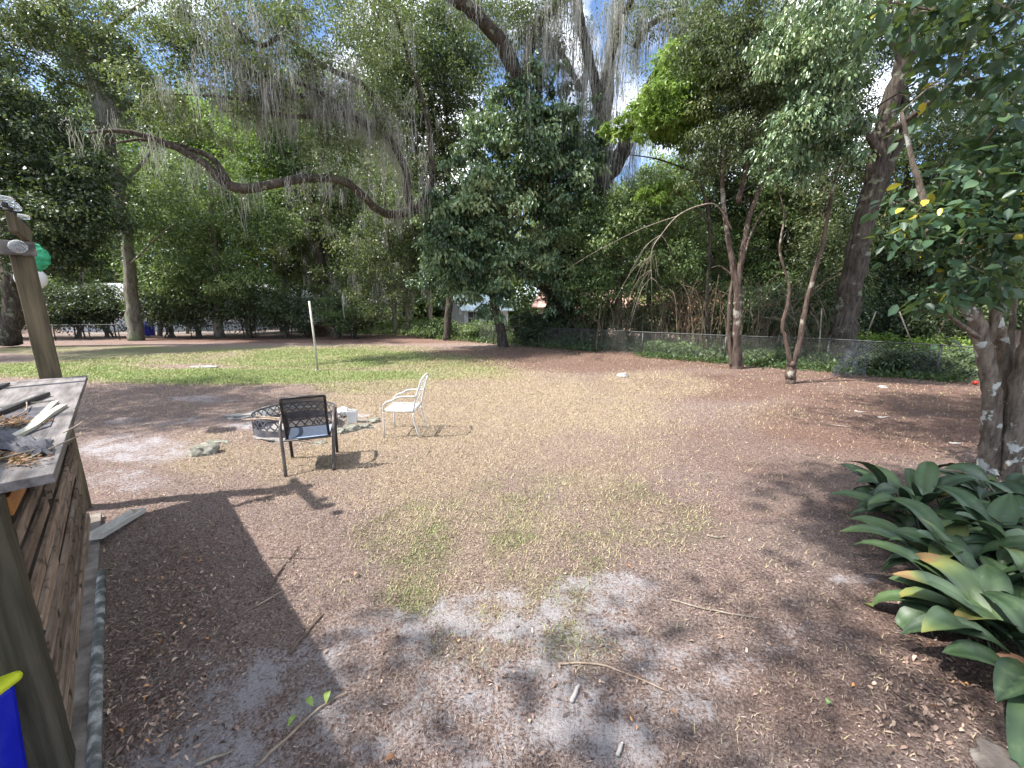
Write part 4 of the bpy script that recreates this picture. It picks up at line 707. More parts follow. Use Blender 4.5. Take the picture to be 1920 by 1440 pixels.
mb.build('rail', M['fencewood'], t)
# ================================================================== HOUSES
def house(name, label, px0, px1, Y0, Y1, zw, zr, wallm, roofm, wins, depth=7, over=.5, cat='house', ridge=None):
    """front wall runs from pixel column px0 (depth Y0) to px1 (depth Y1)"""
    a = at(px0, 570, Y0); b = at(px1, 570, Y1); a.z = b.z = 0; L_ = (b-a).length; ang = math.atan2(b.y-a.y, b.x-a.x)
    t = thing(name, label, cat, tuple(a), ang); t_ = t
    mb = MB(); mb.box(0, L_, 0, depth, -.2, zw); mb.add([(0, 0, zw), (0, depth, zw), (0, depth/2, zr-.1), (L_, 0, zw), (L_, depth, zw), (L_, depth/2, zr-.1)], [(0, 2, 1), (3, 4, 5)])
    nb = int(zw/.2)
    for i in range(nb): mb.box(-.01, L_+.01, -.018, 0, i*.2, i*.2+.19)
    mb.build('wall', M[wallm], t, world=False)
    rf = MB(); s = (zr-zw)/(depth/2)
    for sg in (0, 1):
        y0 = -over if sg == 0 else depth+over; z0 = zw-s*over; y1 = depth/2
        rf.add([(-over, y0, z0), (L_+over, y0, z0), (L_+over, y1, zr), (-over, y1, zr), (-over, y0, z0+.08), (L_+over, y0, z0+.08), (L_+over, y1, zr+.08), (-over, y1, zr+.08)], [(0, 1, 2, 3), (7, 6, 5, 4), (0, 4, 5, 1), (1, 5, 6, 2), (2, 6, 7, 3), (3, 7, 4, 0)])
    k = 0
    while k*.45 < L_+over:      # standing seams
        x = -over+k*.45; rf.add([(x, -over-.002, zw-s*over+.08), (x+.04, -over-.002, zw-s*over+.08), (x+.04, depth/2, zr+.08), (x, depth/2, zr+.08), (x, -over-.002, zw-s*over+.12), (x+.04, -over-.002, zw-s*over+.12), (x+.04, depth/2, zr+.12), (x, depth/2, zr+.12)], [(4, 5, 6, 7), (0, 4, 7, 3), (1, 2, 6, 5), (0, 1, 5, 4)]); k += 1
    rf.build('roof', M[roofm], t, world=False)
    for (f, z0, w_, h_) in wins:
        x = f*L_; mb = MB(); mb.box(x-w_/2-.07, x+w_/2+.07, -.06, -.02, z0-.07, z0+h_+.07); fr = mb.build('window', M['plastic_white'], t, world=False)
        for c_ in (0, 1):
            for r_ in (0, 1):
                g = MB(); x0 = x-w_/2+c_*w_/2+.02; z_ = z0+r_*h_/2+.02; g.box(x0, x0+w_/2-.04, -.075, -.062, z_, z_+h_/2-.04); o = g.build('pane', M['window'], fr, world=False)
    return t
h1 = house('white_house', 'long low white house with pale metal roof, half hidden behind the dark shrubs at left', 105, 560, 33, 37, 2.5, 4.1, 'siding', 'metal_roof', [(.12, 1.0, 1.1, 1.0), (.3, 1.0, 1.2, 1.0), (.52, .1, 1, 2.0), (.75, 1.0, 1.4, 1.0)], 8, .7)
h2 = house('grey_blue_house', 'small pale grey-blue house with dark roof seen between thin trunks right of the palmetto', 690, 772, 44, 45, 2.5, 3.9, 'siding', 'galv', [(.25, .9, .7, 1.2), (.55, .9, .7, 1.2), (.85, .9, .7, 1.2)], 6, .5)
h3 = house('garden_building', 'small white building with pale blue metal roof and gridded windows left of the leaning trunk', 870, 952, 36, 38, 1.9, 3.1, 'siding', 'blue_roof', [(.2, .5, 1.1, 1.1), (.7, .5, 1.1, 1.1)], 4.5, .45, 'shed')
h4 = house('salmon_roof_house', 'far house with salmon-coloured roof glimpsed behind the canes and dry thicket', 1010, 1330, 40, 36, 2.2, 3.6, 'cream', 'red_roof', [(.2, .8, 1.1, 1), (.5, .8, 1.1, 1), (.8, .8, 1.1, 1)], 7, .6)
# pale driveway strip behind left fence
mb = MB(); a = at(90, 600, 29.5); b = at(700, 600, 33.5); mb.add([(a.x, a.y, .012), (b.x, b.y, .012), (b.x, b.y+2.6, .012), (a.x, a.y+2.2, .012)], [(0, 1, 2, 3)]); o = mb.build('driveway', M['ash']); tag(o, 'pale sandy driveway beyond the left fence', None, None, 'structure')
# blue barrel and crate behind the fence
p = at(284, 640, 29.2); p.z = 0; t = thing('blue_barrel', 'blue plastic barrel standing right of the tall grey trunk behind the fence', 'barrel', tuple(p)); mb = MB()
mb.tube([p+Vector((0, 0, z)) for z in (0, .05, .3, .33, .36, .62, .65, .68, .93, .98)], [.27, .3, .3, .315, .3, .3, .315, .3, .3, .27], 20); mb.build('barrel_body', M['blue'], t, True); mb = MB(); mb.tube([p+Vector((0, 0, z)) for z in (.95, 1.0)], [.305, .29], 20); mb.build('lid', M['blue'], t)
p = at(268, 640, 29.6); p.z = 0; t = thing('red_container', 'red plastic container beside the blue barrel', 'container', tuple(p)); mb = MB(); mb.tube([p+Vector((0, 0, z)) for z in (0, .03, .5, .55)], [.17, .2, .2, .12], 14); mb.build('container_body', M['red'], t, True); mb = MB(); mb.tube([p+Vector((0, 0, z)) for z in (.552, .62)], [.06, .06], 10); mb.build('cap', M['plastic_white'], t)
# ================================================================== BAR (local x runs along the counter edge, y away from the yard)
nrm = Vector((.7071, .7071, 0)); O = nrm*-.335; ang = R(135)
BM = Matrix.Translation(O) @ Matrix.Rotation(ang, 4, 'Z')
def B(s, y, z): return BM @ Vector((s, y, z))
bar = thing('outdoor_bar', 'weathered grey wooden bar with slatted pallet front at the left edge', 'bar', tuple(O), ang)
ZC = 1.48; rg = random.Random(3)
for i, (x0, x1) in enumerate([(2.56, 4.1), (4.105, 5.62), (5.625, 5.9), (5.905, 6.02)]):
    mb = MB()
    if i < 2: mb.box(x0, x1, -.055, .62, ZC-.045, ZC, jit=.002, rng=rg); mb.box(x0, x1, .624, 1.25, ZC-.045, ZC-.001, jit=.002, rng=rg)
    else: mb.box(x0, x1, -.055, 1.25, ZC-.045, ZC-.001, jit=.002, rng=rg)
    mb.build('counter_board', M['wood_grey'], bar, world=False, bevel=.004)
mb = MB(); mb.box(2.6, 5.4, .12, .16, ZC-.14, ZC-.047); mb.box(2.6, 2.64, .161, 1.2, ZC-.14, ZC-.047); mb.build('apron', M['wood_dark'], bar, world=False)
# slats
row = 0
for z0, segs in ((1.31, [(2.5, 3.35, 'o'), (3.36, 5.28, 's')]), (1.165, [(2.45, 4.2, 's'), (4.21, 5.3, 's')]), (1.02, [(2.5, 3.5, 's'), (3.62, 5.32, 's')]), (.875, [(2.46, 4.6, 's'), (4.62, 5.27, 's')]), (.73, [(2.5, 3.3, 's'), (3.3, 5.34, 's')]), (.585, [(2.47, 3.9, 's'), (3.92, 5.3, 's')]), (.44, [(2.52, 5.1, 's')]), (.295, [(2.48, 3.6, 's'), (3.62, 5.25, 's')]), (.15, [(2.5, 4.4, 's'), (4.43, 5.33, 's')])):
    for j, (x0, x1, k_) in enumerate(segs):
        x0 += .12 if x0 < 2.6 else 0; mb = MB(); dy = rg.uniform(-.006, .006); tz = rg.uniform(-.02, .02); h = rg.uniform(.066, .09)
        vs = [(x0, .09+dy, z0), (x1, .09+dy, z0+tz), (x1, .09+dy, z0+tz+h), (x0, .09+dy, z0+h)]; mb.add(vs+[(a_, b_+.02, c_) for a_, b_, c_ in vs], [(0, 1, 2, 3), (7, 6, 5, 4), (0, 4, 5, 1), (1, 5, 6, 2), (2, 6, 7, 3), (3, 7, 4, 0)])
        o = mb.build('slat', M['slat_orange' if k_ == 'o' else 'slat'], bar, world=False, bevel=.003)
        if k_ == 'o': o['label'] = 'orange stained top slat'
for x in (2.62, 3.35, 4.1, 4.85, 5.22):
    mb = MB(); mb.box(x, x+.045, .118, .25, .16, ZC-.16, jit=.003, rng=rg); mb.build('stringer', M['wood_dark'], bar, world=False)
for z0 in (.3, .62, .95, 1.2):
    mb = MB(); mb.box(2.6, 5.25, .26, .28, z0, z0+.1, jit=.003, rng=rg); mb.build('back_slat', M['slat'], bar, world=False)
# slab and galvanised strip
mb = MB(); mb.box(-2, 5.75, .045, 4, -.3, .06); sb = mb.build('concrete_slab', M['slab'], None, world=False); sb.matrix_world = BM; tag(sb, 'mossy concrete slab edge under the bar', None, None, 'structure')
mb = MB(); mb.tube([(-1, .03, .045), (1.5, .025, .05), (3.2, .03, .055), (4.4, .025, .05)], .028, 10, True, .05); t = mb.build('edging_pipe', M['pipe'], None, True, world=False); t.matrix_world = BM; tag(t, 'grey lichen-flecked round edging rail along the foot of the bar', 'edging')
# near post + far post + pergola
per = thing('pergola', 'rough timber pergola frame with square posts and crossing beams at the bar, left edge', 'pergola', tuple(O), ang)
def post(x0, y0, w, z0, z1, mat='wood_post', n='post'):
    mb = MB(); K = 9
    for i in range(K):
        za = z0+(z1-z0)*i/K; zb = z0+(z1-z0)*(i+1)/K
    vs = []; fs = []
    for i in range(K+1):
        z = z0+(z1-z0)*i/K; jx, jy = rg.uniform(-.003, .003), rg.uniform(-.003, .003); vs += [(x0+jx, y0+jy, z), (x0+w+jx, y0+jy, z), (x0+w+jx, y0+w+jy, z), (x0+jx, y0+w+jy, z)]
    for i in range(K):
        for j in range(4): fs.append((i*4+j, i*4+(j+1) % 4, i*4+4+(j+1) % 4, i*4+4+j))
    fs += [(3, 2, 1, 0), tuple(range(K*4, K*4+4))]; mb.add(vs, fs); return mb.build(n, M[mat], per, world=False, bevel=.008)
post(2.46, .09, .14, .06, 1.43, 'post_shaded'); post(6.05, .13, .145, 0, 2.78); post(2.27, 2.6, .14, .1, 1.43); post(6.05, 2.6, .14, 0, 2.78)
mb = MB(); mb.box(6.0, 6.045, .1, 3.0, 2.66, 2.79, jit=.003, rng=rg); mb.build('beam', M['wood_grey'], per, world=False, bevel=.004)
for y in (.13,):
    mb = MB(); mb.add([(5.35, y, 2.8), (6.25, y, 2.8), (6.42, y, 2.9), (6.42, y, 2.95), (5.35, y, 2.95), (5.35, y+.045, 2.8), (6.25, y+.045, 2.8), (6.42, y+.045, 2.9), (6.42, y+.045, 2.95), (5.35, y+.045, 2.95)], [(0, 1, 2, 3, 4), (9, 8, 7, 6, 5), (0, 5, 6, 1), (1, 6, 7, 2), (2, 7, 8, 3), (3, 8, 9, 4), (4, 9, 5, 0)]); mb.build('rafter', M['wood_post'], per, world=False, bevel=.004)
mb = MB(); mb.box(.2, 4.3, 1.05, 3.6, 2.96, 2.99)  # unseen roof sheet, added to shade the near post and counter
for k in range(20): mb.box(.2, 4.3, 1.06+k*.126, 1.1+k*.126, 2.991, 3.01)
mb.build('added_roof_sheet', M['galv'], per, world=False)
# clear bulbs on the beams
bl = []
def bulb_mesh():
    mb = MB(); mb.tube([(0, 0, 0), (0, 0, .012), (0, 0, .03), (0, 0, .045), (0, 0, .052)], [.02, .052, .062, .05, .015], 18); me_o = mb.build('bulb_tmp', M['glass'], None, True, world=False); me = me_o.data; bpy.data.objects.remove(me_o)
    mb = MB(); mb.tube([(0, 0, -.035), (0, 0, .004)], [.018, .02], 10); s = mb.build('tmp2', M['black_metal'], None, True, world=False); m2 = s.data; bpy.data.objects.remove(s); return me, m2
bm1, bm2 = bulb_mesh()
for i, (s, y, z, rx) in enumerate([(5.97, .2, 2.73, 'f'), (5.97, .42, 2.73, 'f'), (6.1, .15, 2.955, 't'), (5.6, .15, 2.955, 't'), (5.42, .15, 2.955, 't'), (5.2, .15, 2.955, 't')]):
    t = thing('glass_bulb', ('round clear glass bulb on the face of the crossbeam, %s' % ('nearest the post' if i == 0 else 'left one')) if i < 2 else 'round clear glass bulb of the string on top of the rafters', 'bulb', tuple(B(s, y, z+(.04 if rx == 't' else 0))), ang, 'clear glass bulbs on the pergola')
    if rx == 'f': t.rotation_euler = (0, -math.pi/2, ang); t.rotation_euler = (R(90), 0, ang+R(-90))
    for me, nm in ((bm1, 'globe'), (bm2, 'socket')):
        o = bpy.data.objects.new(nm, me); C.objects.link(o); o.parent = t
# green cloth bundle + white globe behind the post
p = at(60, 482, 6.2); t = thing('green_cloth_bundle', 'crumpled bright green cloth lantern hanging behind the pergola post', 'lantern', tuple(p)); rg2 = random.Random(8); bm = bmesh.new(); bmesh.ops.create_icosphere(bm, subdivisions=4, radius=.18)
for v in bm.verts:
    n = v.co.normalized(); v.co = v.co*(1+.12*math.sin(n.x*9+n.z*5)*math.cos(n.z*7))*rg2.uniform(.95, 1.05); v.co.z *= 1.1
me = bpy.data.meshes.new('cloth'); bm.to_mesh(me); bm.free(); o = link('cloth', me, M['green_cloth'], t); o.matrix_parent_inverse = Matrix(); mb = MB(); mb.tube([(0, 0, .2), (0, 0, .5)], .006, 5); mb.build('cord', M['cable'], t, world=False)
p = at(58, 522, 7.2); t = thing('globe_lantern', 'round white globe lantern half hidden by the pergola post', 'lantern', tuple(p)); bm = bmesh.new(); bmesh.ops.create_uvsphere(bm, u_segments=24, v_segments=16, radius=.2); me = bpy.data.meshes.new('shade'); bm.to_mesh(me); bm.free(); me.polygons.foreach_set('use_smooth', [True]*len(me.polygons)); o = link('shade', me, M['plastic_white'], t); o.matrix_parent_inverse = Matrix(); mb = MB(); mb.tube([(0, 0, .18), (0, 0, .7)], .006, 5); mb.build('cord', M['cable'], t, world=False)
# things on the counter
def onbar(px, py, dz=0): return G(px, py, ZC+dz)
def strip_obj(name, label, cat, pts, w_, h_, mat, prof='U'):
    """weathered channel strip following counter-top pixel points"""
    P = smooth_path([onbar(*q) for q in pts], None, 4); t = thing(name, label, cat, tuple(P[0])); mb = MB()
    for i in range(len(P)-1):
        a, b = Vector(P[i]), Vector(P[i+1]); d = (b-a).normalized(); s = Vector((-d.y, d.x, 0))*w_/2
        if i == 0: pa = a; prev = [pa-s, pa+s]
        cur = [b-s, b+s]; z0 = Vector((0, 0, .004)); zt = Vector((0, 0, .004+h_))
        mb.add([prev[0]+z0, prev[1]+z0, cur[1]+z0, cur[0]+z0, prev[0]+zt, prev[1]+zt*.8, cur[1]+zt*.8, cur[0]+zt], [(0, 3, 2, 1), (0, 4, 7, 3), (1, 2, 6, 5), (4, 5, 6, 7)] if prof == 'B' else [(0, 1, 2, 3), (0, 4, 7, 3), (1, 2, 6, 5)]); prev = cur
    o = mb.build('strip', M[mat], t); return t
strip_obj('black_strip', 'long flat black strip lying at the back of the bar counter', 'strip', [(-40, 792), (0, 779), (45, 760), (88, 743)], .045, .03, 'black_metal', 'B')
strip_obj('cream_strip', 'bent cream plastic trim strip on the counter, longest one', 'trim', [(-30, 850), (20, 826), (60, 805), (90, 782), (118, 764)], .05, .02, 'cream', 'B')
strip_obj('cream_strip', 'short cream plastic trim strip on the counter beside the black strip', 'trim', [(60, 800), (80, 780), (104, 756)], .035, .015, 'cream', 'B')
strip_obj('cream_strip', 'thin pale trim strip crossing the back of the counter', 'trim', [(0, 766), (50, 758), (100, 753)], .015, .01, 'cream', 'B')
strip_obj('black_strip', 'small dark strip end at the left edge of the counter', 'strip', [(-20, 736), (12, 722)], .05, .02, 'black_metal', 'B')
p = onbar(60, 832); t = thing('felt_scrap', 'crumpled slate-grey scrap of roofing felt at the near end of the counter', 'scrap'); mb = MB(); rg = random.Random(4); nx_, ny_ = 16, 8; vs = []
for j in range(ny_):
    for i in range(nx_):
        q = onbar(-40+138*i/(nx_-1)+rg.uniform(-2, 2), 822+30*j/(ny_-1)-6*math.sin(i*.4)); e = min(i, nx_-1-i, j, ny_-1-j); q.z += .004+abs(rg.gauss(0, .009))+(.018 if e > 0 else 0); vs.append(q)
mb.add(vs, [(j*nx_+i, j*nx_+i+1, (j+1)*nx_+i+1, (j+1)*nx_+i) for j in range(ny_-1) for i in range(nx_-1)]); t.location = p; mb.build('felt', M['cloth_grey'], t)
t = thing('felt_scrap', 'flat grey sheet under the cream strips on the counter', 'scrap', tuple(onbar(30, 800))); mb = MB(); vs = [onbar(*q)+Vector((0, 0, .0025)) for q in ((-60, 815), (-10, 780), (60, 765), (110, 762), (95, 800), (30, 822), (-40, 845))]; mb.add(vs+[v+Vector((0, 0, .004)) for v in vs], [tuple(range(7))[::-1], tuple(range(7, 14))]+[(i, (i+1) % 7, 7+(i+1) % 7, 7+i) for i in range(7)]); mb.build('sheet', M['cloth_grey'], t)
rngb = np.random.default_rng(4); pts = np.array([tuple(onbar(rngb.normal(25, 28), rngb.choice([795, 862], p=[.6, .4])+rngb.normal(0, 7))) for _ in range(420)]); n = len(pts)
V, F = flat_quads(pts[:, 0], pts[:, 1], pts[:, 2]+.012, rngb.uniform(.015, .05, n), rngb.uniform(.006, .018, n), rngb.uniform(0, 6.28, n), rngb.normal(0, .2, n), rngb.uniform(0, .5, n)); o = npmesh('leaf_litter', V, F, M['brownleaf'], None, dict(rnd=np.repeat(rngb.random(n), 4))); tag(o, 'dry leaf litter lying on the bar counter', None, None, 'stuff')
for i, (pp, lab) in enumerate([([(50, 866), (90, 852), (120, 842), (150, 832)], 'thin pale twig poking over the counter edge, near end'), ([(-10, 868), (40, 858), (80, 852)], 'thin pale twig lying flat on the near end of the counter'), ([(120, 815), (140, 808), (158, 800)], 'thin pale twig poking over the counter edge, higher up'), ([(30, 785), (50, 775), (52, 762)], 'curved twig lying against the black strip')]):
    mb = MB(); P = [onbar(*q)+Vector((0, 0, .012+.01*j)) for j, q in enumerate(pp)]; mb.tube(smooth_path(P, None, 4), .004, 5); tag(mb.build('twig', M['bark_pale'], None, True), lab, 'twig', 'twigs on the counter')
# blue/yellow cooler behind near post
c = B(1.95, .55, 0); t = thing('blue_tote', 'bright blue plastic tote with yellow-green lid behind the near post, bottom left corner', 'tote', (-2.47, 1.1, .02), 0)
mb = MB(); z0, z1 = .005, .62
mb.add([(-.45, -.22, z0), (.35, -.22, z0), (.35, .25, z0), (-.45, .25, z0), (-.5, -.26, z1), (.38, -.26, z1), (.38, .28, z1), (-.5, .28, z1)], [(3, 2, 1, 0), (4, 5, 6, 7), (0, 1, 5, 4), (1, 2, 6, 5), (2, 3, 7, 6), (3, 0, 4, 7)]); mb.build('bin', M['blue'], t, world=False, bevel=.02)
mb = MB(); mb.box(-.53, .4, -.29, .3, z1+.003, z1+.05); mb.build('lid', M['yellow'], t, world=False, bevel=.02)
# tyre-like hoop behind slats
t = thing('grey_hoop', 'grey curved hoop of hose seen behind the near end of the bar', 'hose', tuple(B(2.75, .4, 1.15)), ang); mb = MB(); mb.tube([(math.cos(a)*.2, .02*a/6, math.sin(a)*.2) for a in np.linspace(0, 6.1, 26)], .018, 8); mb.build('hose', M['galv'], t, True, world=False)
# gutter trough leaning out of the bar foot
a = G(178, 1012, .1); b = G(262, 962, .02); t = thing('gutter_trough', 'weathered white vinyl gutter piece lying on the ground at the foot of the bar', 'gutter', tuple(a)); mb = MB(); d = (b-a).normalized(); s = Vector((-d.y, d.x, 0)).normalized()*.06; up = Vector((0, 0, .055))
th = s*.06
A = [a+s*1.1+up, a+s*.9, a-s*.9, a-s*1.1+up, b+s*1.1+up, b+s*.9, b-s*.9, b-s*1.1+up]; A2 = [v+Vector((0, 0, .005))+(-s*.06 if i % 4 < 2 else s*.06) for i, v in enumerate(A)]
mb.add(A+A2, [(0, 1, 5, 4), (1, 2, 6, 5), (2, 3, 7, 6), (12, 13, 9, 8), (13, 14, 10, 9), (14, 15, 11, 10), (0, 4, 12, 8), (3, 11, 15, 7), (0, 8, 9, 1), (1, 9, 10, 2), (2, 10, 11, 3), (4, 5, 13, 12), (5, 6, 14, 13), (6, 7, 15, 14)]); mb.build('channel', M['trough'], t)
mb = MB(); mb.add([b+s*1.1+up, b+s*.9, b-s*.9, b-s*1.1+up, b+s*1.1+up+d*.004, b+s*.9+d*.004, b-s*.9+d*.004, b-s*1.1+up+d*.004], [(0, 1, 2, 3), (7, 6, 5, 4), (0, 3, 7, 4)]); mb.build('end_cap', M['trough'], t)
# ================================================================== CHAIRS
def tubeo(name, pts, r, mat, par, k=8, sub=0, flat=None):
    mb = MB(); P = smooth_path(pts, None, sub) if sub else pts; mb.tube(P, r, k, True, 0, 0, flat=flat); return mb.build(name, M[mat], par, True, world=False)
# dark sling chair: local +y = facing direction, origin on ground at seat centre
ch = thing('sling_chair', 'dark metal patio chair with see-through sling back and blue-grey seat, facing the fire ring', 'chair')
W_ = .265
for sx in (-1, 1):
    x = sx*W_
    tubeo('back_post', [(x*.86, -.13, .40), (x*.86, -.2, .62), (x*.88, -.27, .93)], .016, 'black_metal', ch, 8, 4)
    tubeo('rear_leg', [(x*.98, -.30, 0), (x*1.04, -.22, .3), (x*1.1, -.14, .52), (x*1.1, -.04, .62), (x*1.1, .12, .655), (x*1.1, .24, .65)], .019, 'chair_brown', ch, 8, 5)
    tubeo('front_leg', [(x*1.1, .24, .65), (x*1.08, .262, .55), (x*1.04, .27, .3), (x*1.02, .29, 0)], .019, 'black_metal', ch, 8, 3)
tubeo('top_rail', [(-W_*.88, -.27, .93), (0, -.278, .935), (W_*.88, -.27, .93)], .015, 'black_metal', ch)
tubeo('seat_frame', [(-W_*.9, -.18, .40), (W_*.9, -.18, .40), (W_*.95, .25, .43), (-W_*.95, .25, .43), (-W_*.9, -.18, .40)], .014, 'black_metal', ch)
tubeo('stretcher', [(-W_*1.0, -.215, .405), (W_*1.0, -.215, .405)], .011, 'chair_brown', ch)
mb = MB(); n1 = 8; vs = []
for j in range(n1+1):
    for i in range(7):
        f = j/n1; u = i/6*2-1; y = -.14-.06*min(1, f*2)-.075*max(0, f*2-1)*1; y = np.interp(f, [0, .42, 1], [-.13, -.2, -.27])-.03*(1-u*u)*math.sin(f*3.14); vs.append((u*W_*.86, y, .41+.515*f))
vs2 = [(a_, b_-.003, c_) for a_, b_, c_ in vs]; fq = [(j*7+i, j*7+i+1, j*7+i+8, j*7+i+7) for j in range(n1) for i in range(6)]; mb.add(vs, fq); mb.build('sling_back', M['sling'], ch, True, world=False)
mb = MB(); vs = []
for j in range(7):
    for i in range(7):
        u = i/6*2-1; f = j/6; vs.append((u*W_*.92, -.17+.42*f, .405+.028*f-.03*(1-u*u)*math.sin(f*3.14)))
fq = [(j*7+i, j*7+i+1, j*7+i+8, j*7+i+7) for j in range(6) for i in range(6)]; mb.add(vs, fq); mb.add([(a_, b_, c_-.006) for a_, b_, c_ in vs], [f[::-1] for f in fq]); mb.build('sling_seat', M['sling_seat'], ch, True, world=False)
la = G(536, 893); lb = G(626, 881); dv = (lb-la); rz = math.atan2(dv.y, dv.x); sc = dv.length/(2*W_*.98); mid = (la+lb)/2
ch.scale = (sc,)*3; ch.rotation_euler = (0, 0, rz); ch.location = mid+Matrix.Rotation(rz, 3, 'Z') @ Vector((0, .30*sc, 0)); print('sling chair scale', sc)
# white chair: local +y facing (towards the fire ring, left)
wc = thing('lattice_chair', 'white metal patio armchair with crisscross back standing right of the fire ring', 'chair')
for sx in (-1, 1):
    x = sx*.25
    tubeo('rear_leg', [(x*1.0, -.30, 0), (x, -.24, .2), (x, -.21, .40)], .013, 'white_metal', wc, 8, 3)
    tubeo('back_post', [(x, -.21, .40), (x*.98, -.27, .65), (x*.92, -.36, .92)], .013, 'white_metal', wc, 8, 3)
    tubeo('front_leg', [(x*1.02, .26, 0), (x*1.02, .25, .3), (x*1.02, .245, .43)], .013, 'white_metal', wc, 8, 2)
    tubeo('arm', [(x*1.02, .245, .42), (x*1.04, .245, .50), (x*1.06, .19, .57), (x*1.08, .10, .60), (x*1.08, .02, .645), (x*1.06, -.1, .66), (x, -.265, .66)], .013, 'white_metal', wc, 8, 4)
tubeo('top_rail', [(-.23, -.36, .92), (-.1, -.375, .955), (0, -.378, .965), (.1, -.375, .955), (.23, -.36, .92)], .014, 'white_metal', wc, 8, 3)
tubeo('lower_back_rail', [(-.25, -.22, .45), (.25, -.22, .45)], .01, 'white_metal', wc)
mb = MB()
def bp(u, f): return (u*.235, -.22-.05*f-.1*f*f, .45+.48*f)
for k in range(-4, 9, 2):      # diagonal straps both ways
    for sg in (1, -1):
        pts = []
        for q in np.linspace(0, 1, 9):
            u = -1+q*2; f = (k*.125+q*.55)
            if 0 <= f <= 1: pts.append(bp(u*sg, f))
        if len(pts) > 2: mb.tube(pts, .0045, 5, flat=.6)
mb.build('back_lattice', M['white_metal'], wc, False, world=False)
tubeo('seat_rim', [(-.25, -.21, .415), (.25, -.21, .415), (.255, .24, .435), (-.255, .24, .435), (-.25, -.21, .415)], .013, 'white_metal', wc)
mb = MB()
for i in range(11): x = -.22+.044*i; mb.tube([(x, -.2, .42), (x, 0, .412), (x, .24, .438)], .0055, 5, flat=.4)
for j in range(7): y = -.15+.06*j; mb.tube([(-.25, y, .421), (.25, y, .421)], .0055, 5, flat=.4)
mb.build('seat_straps', M['white_metal'], wc, False, world=False)
fl = G(717, 818); fr = G(740, 802); rl = G(783, 820); rr_ = G(800, 804); ctr = (fl+fr+rl+rr_)/4; fd = ((fl+fr)-(rl+rr_)); rz = math.atan2(fd.y, fd.x)-math.pi/2; sc = ((fl+fr)/2-(rl+rr_)/2).length/.56; print('white chair scale', sc, 'w', (fl-fr).length)
wc.rotation_euler = (0, 0, rz+R(4)); wc.location = ctr; wc.scale = (1.08,)*3
# ================================================================== FIRE RING, stones
c = G(552, 805); a = G(480, 805); b = G(625, 805); r = .5*(b-a).length*.98; c = Vector(((a.x+b.x)/2, a.y+.1, 0)); print('ring r', r)
ring = thing('fire_ring', 'dark steel fire pit ring pierced with a lattice pattern, behind the dark chair', 'fire pit', tuple(c)); H = .34; N = 64; mb = MB(); th = .006
def rp(i, z, rr): a_ = 2*math.pi*i/N; return (math.cos(a_)*rr, math.sin(a_)*rr, z)
for z0, z1 in ((0, .15), (.31, H)):
    vs = [rp(i, z, rr) for i in range(N) for (z, rr) in ((z0, r), (z1, r), (z1, r-th), (z0, r-th))]; mb.add(vs, [(i*4+j, ((i+1) % N)*4+j, ((i+1) % N)*4+(j+1) % 4, i*4+(j+1) % 4) for i in range(N) for j in range(4)])
mb.build('band', M['ring'], ring, world=False)
mb = MB()
for i in range(N):
    for k, (za, zb) in enumerate(((.15, .23), (.23, .312))):
        for sg in (1, -1):
            if (i+k) % 2 == 0: s_ = sg
            else: continue
            for (i0, i1) in ((i, i+s_),):
                p0 = Vector(rp(i0, za, r-.003)); p1 = Vector(rp(i1, zb, r-.003)); t_ = Vector((-p0.y, p0.x, 0)).normalized()*.012; n_ = Vector((p0.x, p0.y, 0)).normalized()*.003
                mb.add([p0-t_-n_, p0+t_-n_, p1+t_-n_, p1-t_-n_, p0-t_+n_, p0+t_+n_, p1+t_+n_, p1-t_+n_], [(0, 3, 2, 1), (4, 5, 6, 7), (0, 1, 5, 4), (2, 3, 7, 6), (1, 2, 6, 5), (3, 0, 4, 7)])
mb.build('lattice', M['ring'], ring, world=False)
def rock(label, px, py, w_, d_, h_, seed, mat='stone', group='rocks round the fire ring', name='rock', rz=0, z=0, cat='rock', sub=4):
    bm = bmesh.new(); bmesh.ops.create_icosphere(bm, subdivisions=sub, radius=1); rg = random.Random(seed); ph = [rg.uniform(0, 6) for _ in range(8)]
    from mathutils import noise
    for v in bm.verts:
        n = noise.fractal(v.co*1.3+Vector((seed, 0, 0)), 1, 2, 4)*.35+noise.noise(v.co*4+Vector((seed, 3, 0)))*.09; v.co = v.co*(1+n); v.co.x *= w_; v.co.y *= d_; v.co.z = v.co.z*h_; v.co.z = max(-h_*.35, min(v.co.z, h_*.75))
    me = bpy.data.meshes.new(name); bm.to_mesh(me); bm.free(); p = G(px, py); o = link(name, me, M[mat], None); o.location = (p.x, p.y, h_*.25+z); o.rotation_euler = (0, 0, rz); me.polygons.foreach_set('use_smooth', [True]*len(me.polygons)); return tag(o, label, cat, group)
rock('pale lichen-spotted boulder left of the fire ring', 381, 850, .2, .14, .13, 1, 'stone_green'); rock('flat olive stone slab resting behind the lone boulder', 404, 832, .2, .08, .05, 2, 'stone_green', rz=.2); rock('small pale stone above the lone boulder', 385, 835, .07, .06, .04, 41, 'stone')
rock('long flat pale stone curving round the left of the ring', 470, 780, .42, .17, .07, 3, 'stone', rz=.5); rock('long flat stone at the back left of the ring', 515, 768, .3, .14, .07, 4, 'stone', rz=.5)
rock('mossy stone right of the dark chair seat', 636, 812, .13, .1, .08, 5, 'stone_green'); rock('jagged stone pile corner below the white bucket', 660, 806, .14, .1, .09, 6, 'stone_green'); rock('stone nearest the white chair front leg', 685, 802, .13, .09, .07, 7, 'stone_green'); rock('low mossy stone between the bucket and the white chair', 700, 790, .12, .1, .06, 8, 'stone_green'); rock('flat light stone just behind the ring', 560, 765, .35, .15, .04, 9, 'stone', rz=.2)
